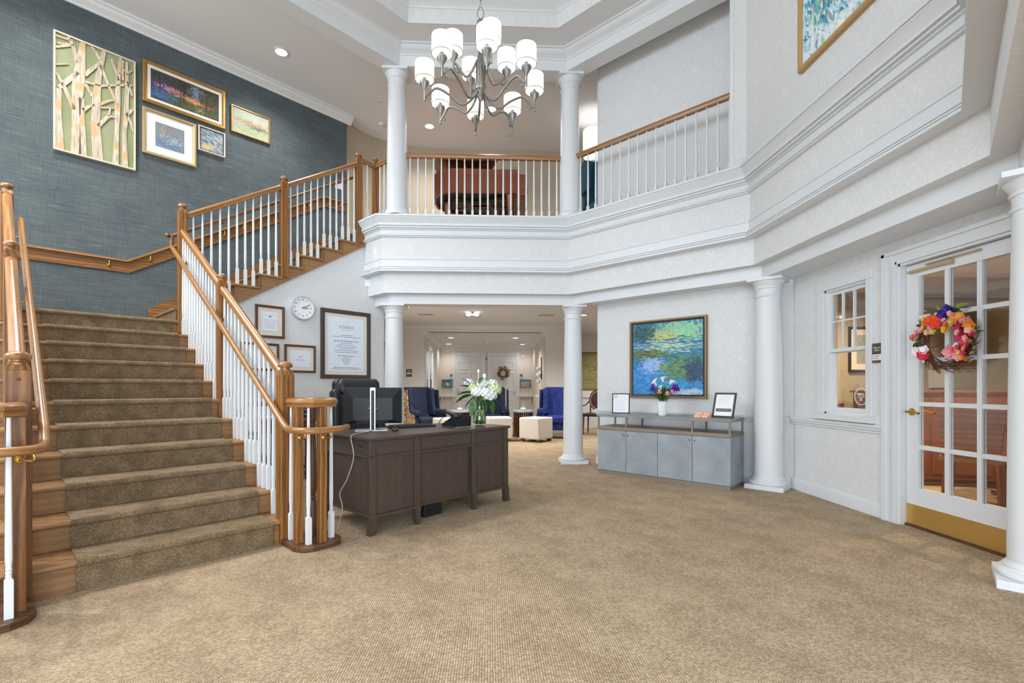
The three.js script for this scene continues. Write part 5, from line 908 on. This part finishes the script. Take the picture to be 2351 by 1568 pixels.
{ const t = thing('floor_lamp', 'tall lamp with white drum shade and two globe bulbs in the upper hall', 'lamp', [1.83, UP, -8.35], 0);
  add('base', lathe([[0, .02], [.14, .02], [.15, .01], [.15, 0]], 24), M.nickel, t); add('pole', rod([0, .02, 0], [0, 1.75, 0], .014), M.nickel, t);
  add('shade', lathe([[.185, 1.68], [.185, 2.06]], 32), phy({ color: 0xf3eee6, transmission: .4, thickness: 0, roughness: 1 }), t);
  add('globe_bulb', [ball(.1, -.09, 1.58, .05, 1, .62, 1), ball(.1, .09, 1.58, .05, 1, .62, 1)], glow(new THREE.Color(1, .93, .8), 1.2), t);
  const l = new THREE.PointLight(WARM, .6); l.position.set(1.83, UP + 1.85, -8.35); l.castShadow = true; l.shadow.radius = 3; scene.add(l); }
{ const t = thing('wing_chair', 'tall teal upholstered chair under the lamp in the upper hall', 'chair', [1.86, UP, -8.0], .2); const teal = std({ color: 0x1f4a5c, roughness: .9 });
  add('backrest', new RoundedBoxGeometry(.5, .85, .12, 3, .04).translate(0, .98, -.14), teal, t); add('seat', new RoundedBoxGeometry(.52, .2, .5, 3, .05).translate(0, .45, .08), teal, t); add('wing', [new RoundedBoxGeometry(.08, .5, .3, 3, .03).translate(-.25, 1.05, -.02), new RoundedBoxGeometry(.08, .5, .3, 3, .03).translate(.25, 1.05, -.02)], teal, t);
  for (const [x, z] of [[-.2, -.1], [.2, -.1], [-.2, .28], [.2, .28]]) add('leg', rod([x, 0, z], [x, .36, z], .02, 8, .028), M.brown, t); }

// ------------------------------------------------------------------ far lobby
function wingChair(label, x, z, turn, mat, backMat) {
  const t = thing('wing_chair', label, 'chair', [x, 0, z], turn, 'blue wing chairs in the far lobby'), rb = (w, h, d, r) => new RoundedBoxGeometry(w, h, d, 3, r);
  add('backrest', boxUV(rb(.54, .78, .14, .04).rotateX(-.1).translate(0, .76, -.26)), mat, t);
  for (const s of [-1, 1]) { add('wing', boxUV(plate([[-.3, .55], [.05, .55], [-.02, .75], [-.06, 1.1], [-.3, 1.14]], .07, .012).rotateY(-PI / 2).translate(s * .29 + .035, 0, 0)), mat, t); add('armrest', boxUV(rb(.13, .15, .56, .06).translate(s * .34, .6, .04)), mat, t); add('arm_panel', boxUV(rb(.11, .36, .5, .03).translate(s * .34, .4, .03)), mat, t); add('outer_side', boxUV(plate([[-.33, .2], [.26, .2], [.28, .55], [.05, .62], [.0, 1.08], [-.33, 1.1]], .012, .004).rotateY(-PI / 2).translate(s * .402 + .006, 0, 0)), s < 0 ? backMat : mat, t); }
  add('seat_cushion', boxUV(rb(.56, .16, .58, .05).translate(0, .42, .06)), mat, t); add('seat_rail', boxUV(rb(.66, .16, .56, .03).translate(0, .27, .02)), mat, t);
  add('outer_back', boxUV(rb(.64, .88, .06, .02).rotateX(-.1).translate(0, .68, -.34)), backMat, t);
  for (const [lx, lz] of [[-.28, -.28], [.28, -.28], [-.28, .26], [.28, .26]]) add('leg', rod([lx, 0, lz], [lx, .2, lz], .02, 8, .028), M.red, t); return t;
}
{ const w = wingChair('navy wing chair with patterned back behind the computer monitor', -1.45, -10.35, .75, M.navy, M.floral); wingChair('navy wing chair hidden behind the desk flowers', .02, -11.2, .05, M.navy, M.navy); wingChair('bright blue patterned wing chair beside the middle column', 1.52, -10.75, -.35, M.velvet, M.velvet); }
function ottoman(label, x, z, turn) { const t = thing('ottoman', label, 'ottoman', [x, 0, z], turn, 'linen cube ottomans in the far lobby'); add('cushion', boxUV(new RoundedBoxGeometry(.52, .45, .52, 3, .03).translate(0, .285, 0)), M.linen, t); for (const [a, b] of [[-1, -1], [1, -1], [-1, 1], [1, 1]]) add('foot', bx(a * .2 - .035, a * .2 + .035, 0, .06, b * .2 - .035, b * .2 + .035), M.brown, t); }
ottoman('pale linen cube ottoman in front of the bright blue chair', .97, -10.05, -.72); ottoman('linen ottoman in front of the navy chair behind the monitor', -.85, -9.9, .6); ottoman('linen ottoman showing behind the glass flower vase', .18, -10.2, .1);
function drumTable(label, lb2, x, z) { const t = thing('side_table', label, 'table', [x, 0, z], 0, 'round slatted side tables'); add('table_top', lathe([[0, .62], [.24, .62], [.25, .61], [.25, .575], [.24, .57], [0, .57]], 32), M.grey, t); for (let i = 0; i < 26; i++) { const a = i / 26 * 2 * PI; add('slat', bx(-.012, .012, .03, .57, -.006, .006).translate(0, 0, .22).rotateY(a), M.brown, t); } add('base_ring', lathe([[.2, 0], [.24, 0], [.24, .03], [.2, .03]], 28), M.brown, t);
  const j = thing('glass_jar', lb2, 'jar', [x, .62, z], 0, 'glass jars on the side tables'); add('jar', lathe([[0, .002], [.07, .004], [.075, .02], [.075, .1], [.06, .13], [.063, .135], [.056, .13], [.07, .098], [.07, .02], [0, .012]], 20), M.glass, j); add('lid', lathe([[.062, .135], [.05, .165], [.015, .18], [.014, .2], [0, .205]], 20), M.glass, j); add('filling', lathe([[0, .015], [.062, .02], [.062, .05], [0, .055]], 14), M.paperW, j); }
drumTable('round slatted side table near the linen cube ottoman', 'lidded glass jar on the side table by the blue chair', .76, -10.95); drumTable('round slatted side table behind the desk telephone', 'lidded glass jar on the side table behind the telephone', -.7, -10.95);
{ const t = thing('dining_armchair', 'dark wooden armchair with oval back past the middle column', 'chair', [2.55, 0, -11.55], -.5);
  add('seat', new RoundedBoxGeometry(.5, .07, .48, 3, .02).translate(0, .47, 0), std({ color: 0x2b211d, roughness: .6 }), t); add('backrest', [new THREE.TorusGeometry(.22, .02, 8, 28).scale(.85, 1.1, 1).translate(0, .82, -.25), lathe([[0, 0], [.19, 0]], 24).rotateX(PI / 2).scale(.85, 1.1, 1).translate(0, .82, -.25), rod([-.16, .47, -.22], [-.17, .68, -.25], .018), rod([.16, .47, -.22], [.17, .68, -.25], .018)], M.brown, t);
  for (const s of [-1, 1]) add('armrest', tube([[s * .19, .8, -.24], [s * .26, .7, -.1], [s * .29, .68, .1], [s * .27, .58, .17], [s * .25, .47, .16]], .016, 24, 8), M.brown, t); for (const [x, z] of [[-.22, -.2], [.22, -.2], [-.22, .2], [.22, .2]]) add('leg', rod([x, 0, z], [x * .95, .45, z * .95], .015, 8, .022), M.brown, t); }
picture('olive_painting', 'tall olive green painting on the far dining wall', 'painting', [3.15, 1.08, -13.3], 0, 1.2, 1.05, { frame: .02, depth: .03, mat: M.brown, art: print(300, 300, (x, w, h) => { x.fillStyle = '#8b8350'; x.fillRect(0, 0, w, h); strokes(x, w, h, 400, [0, 0, 1, 1], [[140, 130, 80], [120, 112, 66], [156, 148, 100], [110, 100, 56]], [.05, .3], [.01, .04], [-.1, .1]); strokes(x, w, h, 60, [0, .3, 1, .5], [[96, 92, 50], [80, 80, 46]], [.01, .03], [.05, .12], [0, .2]); }) });
// far double doors
function sixPanel(label, x0, x1, hinge) { const t = thing('door_' + (hinge < 0 ? 2 : 3), label, 'door', [(x0 + x1) / 2, 0, ZA], 0, null, 'structure'), w = (x1 - x0) / 2, h = 2.17;
  add('leaf', bx(-w, w, 0, h, 0, .035, 0), M.white, t); add('casing', [bx(-w - .11, -w, 0, h + .11, 0, .05, .006), bx(w, w + .11, 0, h + .11, 0, .05, .006), bx(-w, w, h, h + .11, 0, .05, .006)], M.white, t);
  for (const [y0, y1] of [[.15, .75], [1.02, 1.62], [1.72, 1.98]]) for (const s of [-1, 1]) add('panel', rectSweep([[0, 0], [0, .012], [-.02, .014], [-.035, .004], [-.035, 0]], w * .74, y1 - y0).translate(s * w * .45, (y0 + y1) / 2, .035), M.white, t);
  add('handle', [bx(-.02, .02, .95, 1.13, .035, .05, .004), tube([[0, 1.0, .05], [0, 1.0, .09], [hinge * .0, .93, .1], [0, .9, .06]], .01, 14, 8)].map(g => g.translate(hinge * (w - .07), 0, 0)), M.nickel, t); return t; }
sixPanel('white six panel door at the far end, half hidden by flowers', -1.12, -.27, -1); sixPanel('white six panel door at the far end with an autumn wreath', .02, .85, 1);
{ const t = thing('wreath', 'autumn leaf wreath on the far white door', 'wreath', [.42, 1.6, ZA + .06], 0); add('ring', new THREE.TorusGeometry(.12, .03, 8, 28).translate(0, 0, .02), M.brown, t);
  const cs = [0xb98a1e, 0x8e2f14, 0x6a5a1c, 0xc26a1e].map(petal); for (let i = 0; i < 60; i++) { const a = i / 60 * 2 * PI, r = .12 + rr(-.03, .05); add('leaf', orient(leafGeo(rr(.07, .11), .05), r * Math.cos(a), r * Math.sin(a), .04 + rr(0, .03), rr(-.6, .6), a + rr(-1, 1), rr(-1, 1)), cs[i % 4], t); } }
for (const [x, lb, art] of [[-1.38, 'small framed picture of a white bird left of the far doors', 1], [1.14, 'small framed blue seascape beside the far wreath door', 2]]) {
  picture('small_picture', lb, 'picture', [x, 1.13, ZA], 0, .36, .26, { frame: .022, depth: .06, mat: M.oak, art: print(160, 120, (c, w, h) => { c.fillStyle = art > 1 ? '#8fa0c0' : '#3f8aa8'; c.fillRect(0, 0, w, h); strokes(c, w, h, 80, [0, 0, 1, 1], art > 1 ? [[150, 165, 200], [110, 130, 175], [210, 214, 220]] : [[60, 140, 170], [200, 150, 90], [90, 160, 180]], [.1, .3], [.03, .08], [-.3, .3]); if (art > 1) strokes(c, w, h, 30, [0, .8, 1, 1], [[196, 160, 90]], [.1, .3], [.03, .06], [-.1, .1]); else strokes(c, w, h, 14, [.38, .4, .6, .8], [[240, 238, 235]], [.08, .16], [.08, .14], [0, 3]); }) }, 'small pictures beside the far doors');
  const s = thing('wall_shelf', 'white wall ledge under the ' + (art > 1 ? 'blue seascape' : 'white bird picture'), 'shelf', [x, .78, ZA], 0, 'white wall ledges beside the far doors'); add('ledge', bx(-.24, .24, .05, .09, 0, .16, .006), M.white, s); add('bracket', [bx(-.2, -.17, -.1, .05, 0, .12), bx(.17, .2, -.1, .05, 0, .12)], M.white, s);
  const g = thing('room_sign', 'small grey room sign above the ' + (art > 1 ? 'blue seascape' : 'white bird picture'), 'sign', [x + (art > 1 ? -.14 : .13), 1.43, ZA], 0, 'grey room signs'); add('plate', bx(-.055, .055, 0, .14, 0, .01, .002), std({ color: 0x6e6c6a }), g); add('slot', bx(-.045, .045, .015, .05, .01, .013), M.paperW, g);
}
{ const g = thing('room_sign', 'grey room sign on the lobby wall by the poster column', 'sign', [-2.0, 1.4, ZB], 0, 'grey room signs'); add('plate', bx(-.07, .07, 0, .19, 0, .01, .002), std({ color: 0x57524e }), g); add('slot', bx(-.055, .055, .07, .1, .01, .013), M.paperW, g); add('lettering', geoText(['210'], [.03]).translate(0, .14, .01), M.paperW, g);
  const s = thing('light_switch', 'pale switch plate on the lobby wall near the room sign', 'switch', [-1.82, 1.1, ZB], 0); add('plate', bx(-.05, .05, 0, .12, 0, .006, .002), M.beigeL, s); add('toggle', bx(-.006, .006, .045, .075, .006, .014), M.white, s); }
{ const t = thing('alcove_mirror', 'tall pair of silver framed mirrors on the alcove side wall', 'mirror', [XL, 1.1, -12.7], PI / 2); for (const s of [-.37, .37]) { const f = add('frame', rectSweep([[0, 0], [0, .03], [-.03, .03], [-.03, 0]], .7, 1.05).translate(s, .52, 0), M.silver, t); add('mirror_glass', bx(s - .32, s + .32, .03, 1.01, .004, .01), std({ color: 0xe6e8ea, metalness: 1, roughness: .03 }), f); } }
{ const t = thing('wall_phone', 'pale wall intercom between the far doors', 'intercom', [-.125, 1.92, ZA], 0); add('housing', bx(-.05, .05, 0, .2, 0, .03, .004), M.beigeL, t); add('grille', bx(-.035, .035, .1, .18, .03, .034), M.taupe, t); }
{ const t = thing('alarm_strobe', 'small white alarm box high beside the wreath door', 'alarm', [1.07, 2.1, ZA], 0); add('housing', bx(-.05, .05, 0, .14, 0, .03, .004), M.beigeL, t); add('strobe_lens', bx(-.025, .025, .02, .1, .03, .036, .002), M.paperW, t); }
{ const t = thing('wall_sconce', 'white glass sconce with a dark rod on the alcove side wall', 'sconce', [XR, 1.35, -12.7], -PI / 2); add('backplate', bx(-.05, .05, 0, .6, 0, .02, .004), M.black, t); add('globe', [ball(.07, 0, .1, .09), ball(.06, 0, .28, .09), ball(.06, .02, -.06, .09)], std({ color: 0xf2efe8, roughness: .4 }), t); }
{ const t = thing('console_shelf', 'small white shelf with trinkets in the alcove', 'shelf', [XR - .12, .9, -12.2], 0); add('ledge', bx(-.11, .11, 0, .03, -.3, .3, .004), M.white, t); add('bracket', [bx(.07, .11, -.25, 0, -.22, -.19), bx(.07, .11, -.25, 0, .19, .22)], M.white, t); }

// ------------------------------------------------------------------ console behind the newel, office furniture, door wreath
{ const t = sthing('console_table', 'reddish wooden console table glimpsed behind the stair newel', 'table', 2.1, 6.1); sadd('table_top', sbx(1.6, 2.75, .72, .75, 5.85, 6.42, .006, 'x'), M.red, t); sadd('apron', [sbx(1.66, 2.7, .6, .72, 5.9, 5.93, 0, 'x'), sbx(1.66, 1.69, .6, .72, 5.9, 6.4, 0, 'z')], M.red, t); for (const [a, b] of [[1.68, 5.92], [2.67, 5.92], [1.68, 6.38], [2.67, 6.38]]) sadd('leg', lathe([[.022, 0], [.026, .08], [.02, .12], [.028, .2], [.024, .4], [.03, .55], [.03, .72]], 12).translate(a, 0, -b), M.red, t); sadd('lower_shelf', sbx(1.66, 2.7, .14, .165, 5.9, 6.4, .004, 'x'), M.red, t);
  const p = sthing('printer', 'grey and white office printer on the console table', 'printer', 2.05, 6.1, .75); sadd('body', sbx(1.8, 2.3, .75, .92, 5.92, 6.32, .02), std({ color: 0xd5d7da }), p); sadd('scanner_lid', sbx(1.81, 2.29, .92, .97, 5.93, 6.3, .015), std({ color: 0x3a3c40 }), p); sadd('paper_tray', sbx(1.86, 2.24, .775, .8, 5.85, 5.95, .004), M.paperW, p);
  const y = sthing('paper_tray_stack', 'stack of grey letter trays beside the printer', 'letter tray', 2.55, 6.1, .75); for (let i = 0; i < 4; i++) sadd('tray', [sbx(2.4, 2.7, .75 + i * .06, .757 + i * .06, 5.95, 6.28), sbx(2.4, 2.408, .75 + i * .06, .8 + i * .06, 5.95, 6.28), sbx(2.692, 2.7, .75 + i * .06, .8 + i * .06, 5.95, 6.28)], std({ color: 0x77777a }), y); }
{ const t = thing('round_table', 'round polished wooden table inside the office', 'table', [5.35, 0, -4.35], 0); add('table_top', lathe([[0, .76], [.5, .76], [.52, .75], [.52, .735], [.48, .72], [0, .72]], 40), std({ map: T.oakRail, roughness: .2 }), t); add('pedestal', lathe([[.05, .72], [.06, .6], [.045, .5], [.08, .3], [.06, .16], [.07, .1]], 18), M.red, t); for (let i = 0; i < 4; i++) add('foot', bx(0, .38, .03, .1, -.035, .035, .02).rotateY(i * PI / 2 + .4), M.red, t); }
{ const t = thing('office_cabinet', 'tall mahogany cabinet with shelves inside the office', 'cabinet', [5.45, 0, -5.4], -.3); add('body', [bx(-.9, .9, .08, 1.08, -.25, .2, .006, 'x')], M.maho, t); add('top', bx(-.93, .93, 1.08, 1.11, -.28, .24, .008), M.maho, t); for (const x of [-.6, 0, .6]) add('door', bx(x - .28, x + .28, .14, 1.02, .2, .22, .006, 'y'), M.maho, t); add('plinth', bx(-.88, .88, 0, .08, -.24, .18), M.brown, t); }
{ const t = thing('brochure_holder', 'clear holder of white brochures on the office cabinet', 'brochures', [5.05, 1.118, -5.6], -.6); for (let i = 0; i < 3; i++) add('brochure', bx(-.11, .11, 0, .22 - i * .045, -.02 + i * .03, -.01 + i * .03).rotateX(-.15), [M.paperW, print(120, 200, (x, w, h) => { x.fillStyle = '#f1ece4'; x.fillRect(0, 0, w, h); x.fillStyle = '#b98a70'; x.fillRect(24, 30, 60, 40); greek(x, 10, 100, 110, 4, '#aaa'); })][i % 2], t); add('base', bx(-.12, .12, 0, .01, -.06, .1), M.black, t); }
{ const t = thing('desk_screen', 'grey backed screen beside the brochures in the office', 'screen', [5.4, 1.118, -5.45], -.5); add('panel', bx(-.12, .12, .02, .24, -.01, .01, .004).rotateX(-.1), std({ color: 0x6b6d70 }), t); add('foot', bx(-.08, .08, 0, .02, -.05, .06), M.black, t); }
function plainChair(label, x, z, turn) { const t = thing('wooden_chair', label, 'chair', [x, 0, z], turn, 'wooden office chairs'); add('seat', new RoundedBoxGeometry(.46, .06, .44, 2, .02).translate(0, .45, 0), M.rail, t); add('backrest', boxUV(plate([[-.2, .48], [.2, .48], [.24, .95], [-.24, .95]], .03, .006).translate(0, 0, -.24)), M.red, t); for (const s of [-1, 1]) { add('armrest', tube([[s * .22, .8, -.2], [s * .25, .68, .0], [s * .24, .66, .18], [s * .22, .46, .2]], .02, 20, 8), M.red, t); } for (const [a, b] of [[-1, -1], [1, -1], [-1, 1], [1, 1]]) add('leg', rod([a * .2, 0, b * .2], [a * .18, .43, b * .18], .018, 8, .024), M.red, t); }
plainChair('wooden armchair just inside the glazed door', 4.75, -4.45, 2.2); plainChair('wooden armchair beyond the round office table', 5.85, -3.75, -2.4); plainChair('wooden armchair in front of the mahogany cabinet', 4.15, -5.2, .6);
picture('office_picture', 'dark framed picture on the office wall behind the small window', 'picture', [5.0, 1.35, -6.1], 0, .5, .6, { frame: .03, depth: .03, mat: M.black, passe: .08, art: print(100, 120, (x, w, h) => { x.fillStyle = '#9aa196'; x.fillRect(0, 0, w, h); strokes(x, w, h, 60, [0, 0, 1, 1], [[120, 130, 120], [180, 176, 160]], [.1, .3], [.03, .08], [-.4, .4]); }) });
{ // flower wreath on the glazed door
  const t = thing('wreath', 'twig wreath of bright silk flowers on the glazed door', 'wreath', [3.5 - .06, 1.5, -3.42], -PI / 2), R = .175;
  const tw = []; for (let i = 0; i < 70; i++) { const a0 = rr(0, 2 * PI), r = R + rr(-.035, .035), z0 = rr(.0, .03), pts = []; for (let k = 0; k < 5; k++) { const a = a0 + k * .35; pts.push([(r + rr(-.012, .012) + (k === 4 ? .04 : 0)) * Math.cos(a), (r + rr(-.012, .012) + (k === 4 ? .04 : 0)) * Math.sin(a), z0 + rr(-.006, .006)]); } tw.push(tube(pts, .0035, 10, 5)); }
  for (let i = 0; i < 50; i++) { const a = rr(3.6, 6.1), r = R + rr(-.01, .03), e = r + rr(.03, .07); tw.push(rod([r * Math.cos(a), r * Math.sin(a), .02], [e * Math.cos(a + .2), e * Math.sin(a + .2), .03], .002, 4)); }
  add('twig_ring', tw, std({ color: 0x5c3320, roughness: .8 }), t);
  const fl = (deg, dr, size, col, n = 6, cup = .3, z = .045) => { const a = deg * PI / 180, g = merge([blossom(size * .78, n, cup).rotateX(PI / 2), blossom(size * .5, n, cup * 1.6).rotateX(PI / 2).translate(0, 0, size * .15), ball(size * .18, 0, 0, size * .12, 1, 1, 1, 8)]); add('flower', g.rotateX(rr(-.3, .3)).rotateY(rr(-.4, .4)).translate((R + dr) * Math.cos(a), (R + dr) * Math.sin(a), z), petal(col), t); };
  fl(118, .0, .075, 0xe8571a, 6, -.6, .07); fl(104, -.03, .07, 0xe04418, 6, -.6, .075); fl(130, .03, .05, 0xf0962e);
  fl(88, .02, .055, 0x3c1a8e); fl(78, .05, .06, 0x431fa0); fl(70, .04, .05, 0x3a1888); fl(92, -.05, .03, 0x4a33b0); fl(83, -.04, .03, 0x5a3ab8);
  fl(58, .02, .05, 0xe08c52); fl(50, .035, .045, 0xe59a3c); fl(62, -.03, .04, 0xe8b45c); fl(46, 0, .04, 0xd86a4a); fl(40, .03, .04, 0xe58a96); fl(24, .05, .055, 0xe88a2a); fl(33, .055, .04, 0xe7919c); fl(12, .05, .04, 0xd9a93c);
  fl(72, -.08, .06, 0xe8b81e, 5, .1); fl(20, -.02, .05, 0xc21a52); fl(8, -.03, .055, 0xc81d58); fl(30, -.03, .045, 0xb8184c); fl(-4, .0, .045, 0xcf2c60); fl(-14, .02, .04, 0xd2344c);
  fl(-32, -.03, .06, 0xd4253e, 7); fl(-42, .0, .06, 0xe9939f, 7); fl(-52, -.06, .075, 0xe48fa0, 4); fl(-25, -.05, .04, 0xeee6e2);
  fl(150, .02, .045, 0xe38a96); fl(160, .05, .04, 0xe9a0a6); fl(145, -.03, .04, 0xd96a4c); fl(168, .03, .04, 0xe4b08c); fl(136, -.06, .04, 0xd9c05c); fl(172, .05, .03, 0xe8a070);
  fl(212, .01, .06, 0xd2263c, 9, .1); fl(200, .03, .055, 0xeedfe6, 5); fl(196, .05, .05, 0xf3efee, 5); fl(203, -.02, .05, 0xf2e4ea, 5);
  const mix = [0xe38a96, 0xe59a3c, 0xd96a4c, 0xe4b08c, 0xd9c05c, 0x431fa0, 0xc81d58, 0xe9a0a6, 0x8a9a3a]; for (let i = 0; i < 44; i++) fl(i < 34 ? rr(-10, 178) : rr(-50, -10), rr(-.05, .06), rr(.022, .036), mix[Math.floor(rnd() * 9)], 5, .2, rr(.03, .07));
  for (let i = 0; i < 70; i++) { const a = rr(-.1, 3.1), r = R + rr(-.06, .07), L = rr(.05, .09); add('leaf', orient(leafGeo(L, L * .5), r * Math.cos(a), r * Math.sin(a), rr(.02, .045), rr(-.6, .6), a + rr(-1.4, 1.4), rr(-1, 1)), [M.leafM, petal(0x7d8a2e), petal(0x365a22)][i % 3], t); }
}
renderer.render(scene, camera);
